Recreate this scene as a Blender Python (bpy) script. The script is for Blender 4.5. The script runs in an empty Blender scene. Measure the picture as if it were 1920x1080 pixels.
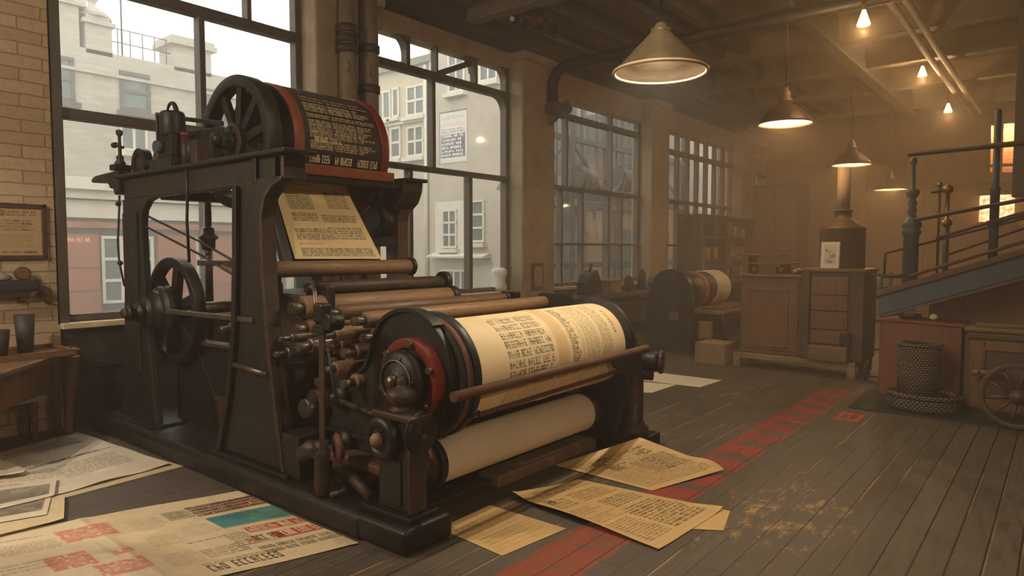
import bpy, math, random
import numpy as np
from mathutils import Vector, Matrix
random.seed(7); RNG = np.random.default_rng(7)
SC = bpy.context.scene; COL = SC.collection
PI = math.pi; R = math.radians

# ------------------------------------------------------------------ camera
FPX = 1280.0; CH = 1.55; YAW = R(39.1); PITCH = R(-3.2)
FW = np.array([-math.sin(YAW)*math.cos(PITCH), math.cos(YAW)*math.cos(PITCH), math.sin(PITCH)])
RT = np.array([math.cos(YAW), math.sin(YAW), 0.0]); UP = np.cross(RT, FW); CP = np.array([0, 0, CH])
cam_d = bpy.data.cameras.new('camera'); cam = bpy.data.objects.new('camera', cam_d); COL.objects.link(cam)
cam_d.sensor_width = 36; cam_d.lens = FPX/1920*36; cam_d.clip_start = 0.05; cam_d.clip_end = 300
cam.location = CP; cam.rotation_euler = (R(90)+PITCH, 0, YAW)
SC.camera = cam
def ray(px, py): return FW + RT*(px-960)/FPX - UP*(py-540)/FPX
# a survey of the photograph: where the ray of a pixel meets a known plane of the room
def pz(px, py, z=0.0): d = ray(px, py); return CP + d*((z-CH)/d[2])
def pX(px, py, x): d = ray(px, py); return CP + d*(x/d[0])
def pY(px, py, y): d = ray(px, py); return CP + d*(y/d[1])

# ------------------------------------------------------------------ mesh builder
def _basis(ax):
    a = Vector(ax).normalized()
    t = Vector((0, 0, 1)) if abs(a.z) < 0.9 else Vector((1, 0, 0))
    u = t.cross(a).normalized(); w = a.cross(u)
    return a, u, w
class MB:
    def __init__(s): s.v = []; s.f = []; s.m = []; s.s = []
    def add(s, vs, fs, mi=0, sm=False):
        o = len(s.v); s.v += [tuple(map(float, p)) for p in vs]
        for f in fs: s.f.append(tuple(i+o for i in f)); s.m.append(mi); s.s.append(sm)
        return s
    def box(s, x0, x1, y0, y1, z0, z1, mi=0):
        vs = [(x, y, z) for z in (z0, z1) for y in (y0, y1) for x in (x0, x1)]
        return s.add(vs, [(0,2,3,1),(4,5,7,6),(0,1,5,4),(2,6,7,3),(0,4,6,2),(1,3,7,5)], mi)
    def bar(s, p, q, w, h, up=(0,0,1), mi=0):
        p = Vector(p); q = Vector(q); d = (q-p).normalized(); u = Vector(up)
        if abs(d.dot(u)) > .98: u = Vector((0,1,0))
        sd = d.cross(u).normalized(); un = sd.cross(d)
        vs = [c + sd*a*w/2 + un*b*h/2 for c in (p, q) for a, b in ((-1,-1),(1,-1),(1,1),(-1,1))]
        return s.add(vs, [(0,1,2,3),(7,6,5,4),(0,4,5,1),(1,5,6,2),(2,6,7,3),(3,7,4,0)], mi)
    def tube(s, pts, r, n=12, mi=0, cap=True, closed=False):
        pts = [Vector(p) for p in pts]; k = len(pts); rs = r if isinstance(r, (list, tuple)) else [r]*k
        vs = []; fs = []; pu = None
        for i, p in enumerate(pts):
            if closed: d = pts[(i+1) % k]-pts[i-1]
            else: d = pts[min(i+1, k-1)]-pts[max(i-1, 0)]
            a, u, w = _basis(d)
            if pu is not None:
                u = (pu - a*pu.dot(a)).normalized(); w = a.cross(u)
            pu = u
            for j in range(n):
                t = 2*PI*j/n; vs.append(p + (u*math.cos(t)+w*math.sin(t))*rs[i])
        for i in range(k if closed else k-1):
            for j in range(n):
                a0 = i*n+j; a1 = i*n+(j+1) % n; b0 = ((i+1) % k)*n+j; b1 = ((i+1) % k)*n+(j+1) % n
                fs.append((a0, a1, b1, b0))
        s.add(vs, fs, mi, True)
        if cap and not closed:
            s.add(vs[:n], [tuple(range(n-1, -1, -1))], mi); s.add(vs[-n:], [tuple(range(n))], mi)
        return s
    def lathe(s, prof, o, ax=(0,0,1), n=32, mi=0, sm=True, closed=False, sx=1.0, sy=1.0, cap=True):
        a, u, w = _basis(ax); o = Vector(o); vs = []; fs = []; k = len(prof)
        for r, h in prof:
            for j in range(n):
                t = 2*PI*j/n; vs.append(o + a*h + (u*math.cos(t)*sx+w*math.sin(t)*sy)*max(r, 1e-4))
        for i in range(k if closed else k-1):
            for j in range(n):
                i2 = (i+1) % k
                fs.append((i*n+j, i*n+(j+1) % n, i2*n+(j+1) % n, i2*n+j))
        s.add(vs, fs, mi, sm)
        if not closed and cap:
            if prof[0][0] > 1e-3: s.add(vs[:n], [tuple(range(n-1, -1, -1))], mi)
            if prof[-1][0] > 1e-3: s.add(vs[-n:], [tuple(range(n))], mi)
        return s
    def cyl(s, p, q, r, n=24, mi=0, ch=0.0):
        p = Vector(p); q = Vector(q); L = (q-p).length
        pr = [(r, 0), (r, L)] if not ch else [(r-ch, 0), (r, ch), (r, L-ch), (r-ch, L)]
        return s.lathe(pr, p, q-p, n, mi)
    def prism(s, out, ax, a, b, mi=0):
        # out: 2D outline; ax 'Y': points are (x,z), ax 'X': (y,z), ax 'Z': (x,y)
        def P(c, h): return {'Y': (c[0], h, c[1]), 'X': (h, c[0], c[1]), 'Z': (c[0], c[1], h)}[ax]
        n = len(out); vs = [P(c, a) for c in out]+[P(c, b) for c in out]
        return s.add(vs, [tuple(range(n)), tuple(range(2*n-1, n-1, -1))]+[(i, i+n, (i+1) % n+n, (i+1) % n) for i in range(n)], mi)
    def quad(s, a, b, c, d, mi=0): return s.add([a, b, c, d], [(0,1,2,3)], mi)
    def build(s, name, mats, parent=None, bevel=0.0, origin=None, seg=2):
        if not isinstance(mats, (list, tuple)): mats = [mats]
        v = np.array(s.v, dtype=float)
        if origin is None:
            lo = v.min(0); hi = v.max(0); origin = np.array([(lo[0]+hi[0])/2, (lo[1]+hi[1])/2, lo[2]])
        origin = np.array(origin, float); v = v-origin
        me = bpy.data.meshes.new(name); me.from_pydata(v.tolist(), [], s.f)
        for m in mats: me.materials.append(m)
        me.polygons.foreach_set('material_index', s.m); me.polygons.foreach_set('use_smooth', s.s)
        import bmesh
        bm = bmesh.new(); bm.from_mesh(me)
        bmesh.ops.remove_doubles(bm, verts=bm.verts, dist=1e-5)
        bmesh.ops.recalc_face_normals(bm, faces=bm.faces); bm.to_mesh(me); bm.free()
        me.update()
        ob = bpy.data.objects.new(name, me); COL.objects.link(ob)
        ob.location = origin
        if parent is not None: adopt(ob, parent)
        if bevel:
            b = ob.modifiers.new('bevel', 'BEVEL'); b.width = bevel; b.segments = seg; b.limit_method = 'ANGLE'; b.angle_limit = R(40)
            b.harden_normals = False
        return ob
WL = {}
def wloc(o):
    p = Vector(o.location)
    return p + wloc(o.parent) if o.parent else p
def adopt(ob, parent):
    w = Vector(ob.location); ob.parent = parent; ob.location = w - wloc(parent)
def thing(name, label, cat, loc=(0,0,0), group=None):
    o = bpy.data.objects.new(name, None); COL.objects.link(o); o.location = loc; o.empty_display_size = .1
    o['label'] = label; o['category'] = cat
    if group: o['group'] = group
    return o
def tag(o, label, cat, group=None, kind=None):
    o['label'] = label; o['category'] = cat
    if group: o['group'] = group
    if kind: o['kind'] = kind
    return o
def struct(o): o['kind'] = 'structure'; return o
def copy_tree(o, parent=None):
    c = o.copy(); COL.objects.link(c)
    if parent is not None: c.parent = parent
    for ch in list(o.children): copy_tree(ch, c)
    return c

# ------------------------------------------------------------------ materials
def srgb(r, g, b):
    f = lambda c: (c/255/12.92) if c/255 <= .04045 else ((c/255+.055)/1.055)**2.4
    return (f(r), f(g), f(b), 1)
class NT:
    def __init__(s, name):
        s.mat = bpy.data.materials.new(name); s.mat.use_nodes = True; s.t = s.mat.node_tree; s.t.nodes.clear()
        s.out = s.n('ShaderNodeOutputMaterial')
    def n(s, typ, **kw):
        nd = s.t.nodes.new(typ)
        for k, v in kw.items(): setattr(nd, k, v)
        return nd
    def l(s, a, b): s.t.links.new(a, b)
    def val(s, nd, key, v):
        if hasattr(v, 'node'): s.l(v, nd.inputs[key])
        else: nd.inputs[key].default_value = v
    def math(s, op, a, b=0.0, c=0.0, clamp=False):
        nd = s.n('ShaderNodeMath', operation=op, use_clamp=clamp); s.val(nd, 0, a); s.val(nd, 1, b); s.val(nd, 2, c); return nd.outputs[0]
    def mix(s, f, a, b, typ='MIX'):
        nd = s.n('ShaderNodeMix', data_type='RGBA', blend_type=typ); s.val(nd, 0, f); s.val(nd, 6, a); s.val(nd, 7, b); return nd.outputs[2]
    def noise(s, vec, sc=5, det=4, rough=.6, dist=0):
        nd = s.n('ShaderNodeTexNoise'); s.l(vec, nd.inputs['Vector']); nd.inputs['Scale'].default_value = sc; nd.inputs['Detail'].default_value = det
        nd.inputs['Roughness'].default_value = rough; nd.inputs['Distortion'].default_value = dist; return nd.outputs[0]
    def ramp(s, f, lo, hi, a=0.0, b=1.0):
        nd = s.n('ShaderNodeMapRange'); nd.clamp = True; s.val(nd, 0, f); s.val(nd, 1, lo); s.val(nd, 2, hi); s.val(nd, 3, a); s.val(nd, 4, b); return nd.outputs[0]
    def coord(s, kind='Object', scale=(1,1,1)):
        c = s.n('ShaderNodeTexCoord'); m = s.n('ShaderNodeMapping'); s.l(c.outputs[kind], m.inputs[0]); m.inputs['Scale'].default_value = scale; return m.outputs[0]
    def bsdf(s, col, rough=.6, metal=0.0, bump=None, bs=.3, bd=.02, spec=.5, **kw):
        p = s.n('ShaderNodeBsdfPrincipled'); s.val(p, 'Base Color', col); s.val(p, 'Roughness', rough); s.val(p, 'Metallic', metal); s.val(p, 'Specular IOR Level', spec)
        for k, v in kw.items(): s.val(p, k, v)
        if bump is not None:
            b = s.n('ShaderNodeBump'); b.inputs['Strength'].default_value = bs; b.inputs['Distance'].default_value = bd; s.l(bump, b.inputs['Height']); s.l(b.outputs[0], p.inputs['Normal'])
        s.l(p.outputs[0], s.out.inputs[0]); return p
def worn(name, c1, c2, c3=None, rough=(.35,.65), metal=0.0, sc=6, stretch=(1,1,1), bs=.25, bd=.01, wear=(.55,.72), spec=.5):
    # c1/c2 broad mottling, c3 worn or dusty patches with a shape of their own
    t = NT(name); v = t.coord('Object', stretch)
    a = t.noise(v, sc, 6, .65); b = t.noise(v, sc*3.7, 8, .7, .4)
    c = t.mix(t.ramp(a, .3, .7), c1, c2)
    if c3: c = t.mix(t.ramp(b, wear[0], wear[1]), c, c3)
    t.bsdf(c, t.ramp(b, .3, .7, rough[0], rough[1]), metal, b, bs, bd, spec)
    return t.mat
def emis(name, col, st):
    t = NT(name); e = t.n('ShaderNodeEmission'); e.inputs[0].default_value = col; e.inputs[1].default_value = st; t.l(e.outputs[0], t.out.inputs[0]); return t.mat

M = {}
M['iron'] = worn('iron_black', srgb(25,25,23), srgb(34,33,29), srgb(60,50,39), (.32,.6), .35, 5, wear=(.6,.8))
M['drum'] = worn('drum_metal', srgb(96,92,88), srgb(78,74,70), srgb(84,74,62), (.28,.42), .5, 4)
M['iron_green'] = worn('iron_greenblack', srgb(27,30,27), srgb(36,38,33), srgb(58,51,40), (.35,.6), .25, 4, wear=(.62,.82))
M['iron_brown'] = worn('iron_rusty', srgb(48,38,30), srgb(66,52,38), srgb(100,74,50), (.4,.7), .3, 7, wear=(.5,.75))
M['rust'] = worn('rust', srgb(104,66,42), srgb(78,52,36), srgb(128,86,56), (.5,.8), .2, 9)
M['steel'] = worn('dull_steel', srgb(120,112,98), srgb(92,84,72), srgb(150,138,116), (.25,.45), .8, 9)
M['roller'] = worn('roller_brown', srgb(140,110,76), srgb(118,90,60), srgb(86,62,42), (.4,.65), .1, 7, (3,.5,3), wear=(.5,.75))
M['rollerdark'] = worn('roller_dark', srgb(84,62,44), srgb(110,80,54), srgb(56,42,32), (.35,.6), .15, 7, (3,.5,3))
M['redpaint'] = worn('red_lacquer', srgb(132,40,28), srgb(110,35,26), srgb(74,32,25), (.3,.5), .0, 8)
M['orangewood'] = worn('red_brown_wood', srgb(150,78,46), srgb(120,60,38), srgb(88,46,32), (.35,.55), .0, 6, (2,2,2))
M['wood'] = worn('oak_brown', srgb(122,84,50), srgb(98,66,40), srgb(76,52,32), (.4,.6), 0, 5, (1,1,.18))
M['woodh'] = worn('oak_brown_level', srgb(124,92,60), srgb(98,72,46), srgb(76,56,38), (.4,.6), 0, 5, (.2,1,1.6))
M['wooddark'] = worn('dark_wood', srgb(84,58,38), srgb(64,45,31), srgb(50,36,26), (.4,.65), 0, 5, (.25,1,1.5))
M['woodpale'] = worn('pale_scuffed_wood', srgb(150,122,88), srgb(120,94,66), srgb(90,68,48), (.5,.8), 0, 6, (.3,1,1))
M['redwood'] = worn('red_stained_wood', srgb(122,66,40), srgb(100,54,34), srgb(78,46,32), (.45,.65), 0, 3, (1,1,.3))
M['blue'] = worn('blue_grey_paint', srgb(74,94,104), srgb(58,76,86), srgb(96,98,92), (.4,.65), .1, 4, (1,1,.4))
M['brass'] = worn('brass', srgb(170,130,72), srgb(130,96,54), None, (.25,.45), .8, 10)
M['cardboard'] = worn('cardboard', srgb(150,120,82), srgb(132,104,70), srgb(110,84,56), (.7,.9), 0, 4)
M['dark'] = worn('dark_panel', srgb(50,48,44), srgb(40,39,36), srgb(62,58,52), (.45,.7), 0, 3)
M['frame'] = worn('window_frame_paint', srgb(92,82,70), srgb(78,70,60), srgb(104,92,76), (.5,.75), .1, 4)
M['plaster'] = worn('column_plaster', srgb(166,146,120), srgb(146,126,102), srgb(122,104,84), (.75,.95), 0, 3, bs=.4, wear=(.55,.85))
M['ceiling'] = worn('ceiling_boards', srgb(140,116,88), srgb(122,100,76), srgb(104,84,64), (.7,.9), 0, 1.5, (1,.25,1))
M['beam'] = worn('painted_girder', srgb(66,61,53), srgb(56,52,46), srgb(78,70,58), (.5,.75), .1, 3)
M['joist'] = worn('ceiling_joist', srgb(120,104,82), srgb(104,90,70), srgb(92,78,62), (.6,.85), 0, 3)
M['farwall'] = worn('far_plaster', srgb(150,110,70), srgb(132,98,62), srgb(112,84,56), (.8,.95), 0, .8)
M['pipe'] = worn('old_pipe', srgb(176,160,134), srgb(128,112,90), srgb(70,58,46), (.35,.6), .4, 5, (1,1,.4))
M['white'] = worn('offwhite', srgb(215,208,192), srgb(196,188,170), None, (.6,.8), 0, 6)
M['cream'] = worn('cream_enamel', srgb(226,208,176), srgb(210,190,156), srgb(180,150,112), (.3,.5), 0, 5, wear=(.66,.8))
M['shadebrown'] = worn('lamp_shade_olive', srgb(120,104,76), srgb(96,82,60), srgb(72,60,44), (.35,.6), .2, 6)
M['shadedark'] = worn('lamp_shade_dark', srgb(84,62,44), srgb(70,52,38), None, (.4,.6), .2, 6)
M['rubber'] = worn('black_rubber', srgb(24,23,22), srgb(30,28,26), None, (.5,.7), 0, 6)
M['cloth'] = worn('grey_cloth', srgb(150,150,142), srgb(124,124,118), None, (.8,.9), 0, 6)
M['bulb'] = emis('bulb_glow', (1, .72, .38, 1), 14)
M['bulbwhite'] = emis('bulb_glow_white', (1, .62, .27, 1), 2.6)
def m_glass():
    t = NT('window_glass'); tr = t.n('ShaderNodeBsdfTransparent'); tr.inputs[0].default_value = (.93,.95,.94,1)
    gl = t.n('ShaderNodeBsdfGlossy'); gl.inputs['Roughness'].default_value = .05
    g = t.n('ShaderNodeNewGeometry'); dp = t.n('ShaderNodeVectorMath', operation='DOT_PRODUCT'); t.l(g.outputs['Normal'], dp.inputs[0]); t.l(g.outputs['Incoming'], dp.inputs[1])
    c = t.math('SUBTRACT', 1.0, t.math('ABSOLUTE', dp.outputs['Value'])); fr = t.math('ADD', .02, t.math('MULTIPLY', .5, t.math('POWER', c, 5.0)))
    mx = t.n('ShaderNodeMixShader'); t.l(fr, mx.inputs[0]); t.l(tr.outputs[0], mx.inputs[1]); t.l(gl.outputs[0], mx.inputs[2]); t.l(mx.outputs[0], t.out.inputs[0]); return t.mat
M['glass'] = m_glass()
def m_brick(name, c1, c2, mort, sx=.24, sz=.075, axis='X', ms=.012, bs=.5):
    t = NT(name); c = t.n('ShaderNodeTexCoord'); sp = t.n('ShaderNodeSeparateXYZ'); t.l(c.outputs['Object'], sp.inputs[0])
    cb = t.n('ShaderNodeCombineXYZ'); t.l(sp.outputs[1 if axis == 'X' else 0], cb.inputs[0]); t.l(sp.outputs[2], cb.inputs[1])
    wob = t.noise(c.outputs['Object'], 7, 3); 
    add = t.n('ShaderNodeVectorMath', operation='ADD'); t.l(cb.outputs[0], add.inputs[0])
    wv = t.n('ShaderNodeCombineXYZ'); t.l(t.ramp(wob, 0, 1, -.012, .012), wv.inputs[1]); t.l(t.ramp(wob, 0, 1, .015, -.015), wv.inputs[0]); t.l(wv.outputs[0], add.inputs[1])
    b = t.n('ShaderNodeTexBrick'); t.l(add.outputs[0], b.inputs['Vector']); b.inputs['Scale'].default_value = 1
    b.inputs['Brick Width'].default_value = sx; b.inputs['Row Height'].default_value = sz; b.inputs['Mortar Size'].default_value = ms; b.inputs['Mortar Smooth'].default_value = .4
    b.inputs['Color1'].default_value = c1; b.inputs['Color2'].default_value = c2; b.inputs['Mortar'].default_value = mort
    n = t.noise(c.outputs['Object'], 22, 6, .7)
    col = t.mix(t.ramp(n, .35, .75, 0, .55), b.outputs['Color'], mort)
    h = t.math('ADD', t.math('MULTIPLY', b.outputs['Fac'], -1), t.math('MULTIPLY', n, .5))
    t.bsdf(col, .85, 0, h, bs, .012); return t.mat
M['brick'] = m_brick('tan_painted_brick', srgb(190,166,134), srgb(172,146,114), srgb(140,116,90), .34, .105, 'X', .007)
M['brick_out'] = m_brick('pale_street_brick', srgb(176,168,156), srgb(158,150,138), srgb(160,152,140), .3, .1, 'X', .012, .1)
M['stone_out'] = worn('street_render', srgb(178,166,150), srgb(164,152,136), srgb(150,138,124), (.85,.95), 0, 1.2)
M['stone_outY'] = worn('beige_street_render', srgb(186,172,152), srgb(172,158,138), srgb(154,140,122), (.85,.95), 0, 1.4)
M['roofgrey'] = worn('roof_edge', srgb(120,116,108), srgb(106,102,96), None, (.8,.9), 0, 3)
M['outglass'] = worn('street_window_glass', srgb(70,84,84), srgb(96,106,104), None, (.15,.3), 0, 1.5)
M['outtrim'] = worn('street_window_trim', srgb(205,196,180), srgb(190,180,164), None, (.8,.9), 0, 3)
M['shopred'] = worn('red_shopfront', srgb(150,80,50), srgb(124,70,46), srgb(140,100,74), (.5,.7), 0, 2)
M['shopdark'] = worn('dark_shop_trim', srgb(88,84,80), srgb(72,68,66), None, (.6,.8), 0, 3)
M['street'] = worn('street_paving', srgb(120,116,108), srgb(100,96,90), None, (.7,.9), 0, 2)
M['warmwall'] = worn('ochre_street_wall', srgb(186,146,100), srgb(164,128,88), srgb(138,110,80), (.8,.95), 0, 1)
M['wicker'] = None
def m_wicker():
    t = NT('dark_wicker'); c = t.n('ShaderNodeTexCoord'); sp = t.n('ShaderNodeSeparateXYZ'); t.l(c.outputs['Object'], sp.inputs[0])
    ang = t.math('ARCTAN2', sp.outputs[1], sp.outputs[0]); u = t.math('MULTIPLY', ang, 18/PI)
    vv = t.math('MULTIPLY', sp.outputs[2], 46)
    su = t.math('ABSOLUTE', t.math('SINE', t.math('MULTIPLY', u, PI)))
    row = t.math('FLOOR', vv); fv = t.math('ABSOLUTE', t.math('SINE', t.math('MULTIPLY', vv, PI)))
    sh = t.math('ABSOLUTE', t.math('SINE', t.math('ADD', t.math('MULTIPLY', u, PI), t.math('MULTIPLY', row, PI/2))))
    h = t.math('MULTIPLY', sh, fv)
    col = t.mix(t.ramp(h, .25, .75), srgb(26,21,17), srgb(128,104,76))
    t.bsdf(col, .6, 0, h, .9, .01); return t.mat
M['wicker'] = m_wicker()
def m_print(name='printed_paper', rough=.62):
    t = NT(name); a = t.n('ShaderNodeAttribute', attribute_name='ink'); v = t.coord('Object')
    n = t.noise(v, 90, 4, .7); col = t.mix(t.ramp(n, .35, .75, 0, .14), a.outputs['Color'], srgb(150,116,72), 'MULTIPLY')
    t.bsdf(col, rough, 0, t.noise(v, 14, 3), .15, .004, .4); return t.mat
M['print'] = m_print()
M['plateprint'] = m_print('printing_plate', .45)

def m_floor():
    t = NT('plank_floor'); c = t.n('ShaderNodeTexCoord'); sp = t.n('ShaderNodeSeparateXYZ'); t.l(c.outputs['Object'], sp.inputs[0])
    X, Y = sp.outputs[0], sp.outputs[1]
    bx = t.math('DIVIDE', X, .137); cell = t.math('FLOOR', bx); fx = t.math('FRACT', bx)
    wn = t.n('ShaderNodeTexWhiteNoise', noise_dimensions='1D'); t.l(cell, wn.inputs['W'])
    oy = t.math('ADD', Y, t.math('MULTIPLY', wn.outputs[0], 9.0)); by = t.math('DIVIDE', oy, 2.7); fy = t.math('FRACT', by)
    wn2 = t.n('ShaderNodeTexWhiteNoise', noise_dimensions='2D'); cb = t.n('ShaderNodeCombineXYZ'); t.l(cell, cb.inputs[0]); t.l(t.math('FLOOR', by), cb.inputs[1]); t.l(cb.outputs[0], wn2.inputs['Vector'])
    gapw = t.math('ADD', t.math('MULTIPLY', wn.outputs[0], .03), t.ramp(X, -.8, -.5, 0, .05))
    gap = t.math('MAXIMUM', t.math('LESS_THAN', fx, t.math('ADD', gapw, .018)), t.math('LESS_THAN', fy, .0016))
    st = t.coord('Object', (14, 1.1, 1)); grain = t.noise(st, 3.2, 8, .7, .3)
    big = t.noise(t.coord('Object', (1, .55, 1)), 1.1, 5, .6)
    base = t.mix(t.ramp(grain, .3, .72), srgb(66,58,48), srgb(100,88,72))
    base = t.mix(t.math('MULTIPLY', wn2.outputs[0], .55), base, srgb(66,58,50))
    base = t.mix(t.ramp(big, .4, .72, 0, .6), base, srgb(98,92,82))
    # left of the boards the floor is worn to a dull grey
    grey = t.ramp(X, -2.9, -3.6); base = t.mix(t.math('MULTIPLY', grey, .7), base, srgb(84,78,70))
    # rubbed ochre patches and flakes; the far spot also paints in window light
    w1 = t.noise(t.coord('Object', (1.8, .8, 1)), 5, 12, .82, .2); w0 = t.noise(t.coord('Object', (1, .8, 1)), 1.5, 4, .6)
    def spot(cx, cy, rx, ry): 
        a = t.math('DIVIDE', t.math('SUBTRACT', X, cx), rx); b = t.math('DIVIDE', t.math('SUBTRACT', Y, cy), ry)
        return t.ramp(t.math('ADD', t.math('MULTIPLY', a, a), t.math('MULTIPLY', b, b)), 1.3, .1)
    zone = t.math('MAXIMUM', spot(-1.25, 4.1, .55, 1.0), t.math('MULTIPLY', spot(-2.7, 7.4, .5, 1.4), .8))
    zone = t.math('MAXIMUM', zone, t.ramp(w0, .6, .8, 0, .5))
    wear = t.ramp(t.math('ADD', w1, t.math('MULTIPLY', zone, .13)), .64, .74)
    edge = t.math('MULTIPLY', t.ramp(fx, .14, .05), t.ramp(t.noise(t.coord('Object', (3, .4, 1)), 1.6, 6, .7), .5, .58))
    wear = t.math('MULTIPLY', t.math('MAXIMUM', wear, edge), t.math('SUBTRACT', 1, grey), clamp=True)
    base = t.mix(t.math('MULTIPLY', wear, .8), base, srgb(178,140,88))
    # the red painted strip with its worn lettering
    inx = t.math('MULTIPLY', t.math('GREATER_THAN', X, -2.07), t.math('LESS_THAN', X, -1.745))
    iny = t.math('MULTIPLY', t.math('GREATER_THAN', Y, 1.6), t.math('LESS_THAN', Y, 8.15))
    pat = t.noise(t.coord('Object', (2.0, 3.4, 1)), 1.5, 6, .7, .6)
    bars = t.math('SINE', t.math('ADD', t.math('MULTIPLY', Y, 15.0), t.math('MULTIPLY', pat, 5)))
    let = t.math('MULTIPLY', t.ramp(bars, .1, .5), t.math('GREATER_THAN', Y, 4.1))
    let = t.math('MULTIPLY', let, t.ramp(t.math('ADD', X, t.math('MULTIPLY', pat, .2)), -1.93, -1.9))
    keep = t.math('MULTIPLY', t.ramp(pat, .36, .48), t.math('SUBTRACT', 1, t.math('MULTIPLY', let, .85)))
    red = t.math('MULTIPLY', t.math('MULTIPLY', inx, iny), keep)
    redc = t.mix(t.ramp(Y, 2.8, 4.2), srgb(140,66,42), srgb(150,48,42))
    base = t.mix(t.math('MULTIPLY', red, .86), base, redc)
    # small red mark
    def box(x0, x1, y0, y1): return t.math('MULTIPLY', t.math('MULTIPLY', t.math('GREATER_THAN', X, x0), t.math('LESS_THAN', X, x1)), t.math('MULTIPLY', t.math('GREATER_THAN', Y, y0), t.math('LESS_THAN', Y, y1)))
    mk = t.math('SUBTRACT', box(-1.62,-1.42,6.68,7.02), t.math('ADD', box(-1.585,-1.535,6.75,6.95), box(-1.505,-1.455,6.75,6.95)), clamp=True)
    base = t.mix(t.math('MULTIPLY', mk, .85), base, srgb(196,50,34))
    col = t.mix(gap, base, srgb(26,21,17))
    h = t.math('SUBTRACT', t.math('MULTIPLY', grain, .35), gap)
    t.bsdf(col, t.ramp(grain, .3, .7, .42, .66), 0, h, .35, .006, .45); return t.mat
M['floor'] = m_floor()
# ------------------------------------------------------------------ the setting
W = -6.75
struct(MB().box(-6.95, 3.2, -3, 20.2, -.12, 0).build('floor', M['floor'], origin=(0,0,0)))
struct(MB().box(-6.95, 3.2, -3, 20.2, 5.0, 5.12).build('ceiling', M['ceiling'], origin=(0,0,0)))
struct(MB().box(3.0, 3.2, -3, 20.2, 0, 5).build('wall_right', M['farwall']))
struct(MB().box(-6.95, 3.2, -3.2, -3, 0, 5).build('wall_near', M['farwall']))
# far wall with an opening for the lit window
a = pY(1856, 232, 20); b = pY(1910, 338, 20); wx0, wx1, wz0, wz1 = a[0], b[0], b[2], a[2]
fm = MB(); fm.box(-6.95, wx0, 20, 20.3, 0, 5); fm.box(wx1, 3.2, 20, 20.3, 0, 5); fm.box(wx0, wx1, 20, 20.3, 0, wz0); fm.box(wx0, wx1, 20, 20.3, wz1, 5)
struct(fm.build('wall_far', M['farwall']))
# brick pier, wall strips over and under the windows
struct(MB().box(-7.0, W, -3, 2.1, 0, 5).build('wall_left', M['brick'], origin=(W,0,0)))
COLS = [(4.6, 5.5), (8.3, 9.15), (12.5, 13.25), (17.4, 18.3)]
BAYS = [(2.1, 4.6), (5.5, 8.3), (9.15, 12.5), (13.25, 17.4), (18.3, 20.0)]
k = 0
dm = MB()
for i, (y0, y1) in enumerate(BAYS):
    k += 1
    m = MB(); m.box(-7.0, W-.02, y0, y1, 0, .86); m.box(W-.02, W+.03, y0, y1, .5, .55)
    for q in range(1, 4): yy = y0+(y1-y0)*q/4; m.box(W-.02, W-.005, yy-.03, yy+.03, 0, .5)
    struct(m.build('wall_dado' if i == 0 else 'wall_dado', M['dark'], bevel=.006))
    struct(MB().box(-7.02, W+.06, y0+.002, y1-.002, .862, .915).build('trim_%d' % k, M['cream'], bevel=.008))
    if i > 0:
        top = 4.33 if i == 1 else 4.12
        struct(MB().box(-7.0, W, y0, y1, top, 5).build('wall_lintel', M['plaster']))
# pillars between the bays (they stand proud of the wall)
for i, (y0, y1) in enumerate(COLS):
    m = MB(); m.box(-7.0, W+.22, y0, y1, 0, 5); m.box(-7.0, W+.30, y0-.04, y1+.04, 0, .35); m.box(-7.0, W+.30, y0-.05, y1+.05, 4.45, 5)
    struct(m.build('trim_%d' % (10+i), M['plaster'], bevel=.03, seg=3))

def window(idx, y0, y1, z0, z1, bars, glass=True):
    m = MB()
    for b in bars: m.box(*b)
    f = struct(m.build('window_%d' % idx, M['frame'], bevel=.006))
    if glass: MB().box(-6.875, -6.87, y0, y1, z0, z1).build('pane', M['glass'], f)
    return f
XF0, XF1 = -6.92, -6.8
def vb(y, z0, z1, w=.05): return (XF0, XF1, y-w/2, y+w/2, z0, z1)
def hb(z, y0, y1, h=.06): return (XF0, XF1+.01, y0, y1, z-h/2, z+h/2)
window(1, 2.1, 4.6, .9, 5, [(XF0, XF1+.05, 2.08, 2.18, .9, 5), vb(3.45, 2.74, 3.94, .06), vb(3.45, .9, 2.7, .05), hb(2.74, 2.18, 4.6, .09), hb(3.93, 2.18, 4.6, .1), vb(3.97, 3.97, 5, .05), vb(2.8, 3.97, 5, .05), vb(4.56, .9, 5, .08), hb(.95, 2.18, 4.6, .06)])
b2 = [hb(3.93, 5.5, 8.3, .1), hb(2.65, 5.5, 8.3, .07), vb(6.68, 2.65, 3.93, .06), vb(6.25, .9, 2.65, .06), vb(7.42, .9, 2.65, .07), vb(6.22, 3.93, 4.33, .06), vb(6.75, 3.93, 4.33, .03), vb(7.55, 3.93, 4.33, .05), vb(5.54, .9, 4.33, .08), vb(8.26, .9, 4.33, .08), hb(.95, 5.5, 8.3, .06)]
w2 = window(2, 5.5, 8.3, .9, 4.33, b2)
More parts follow.
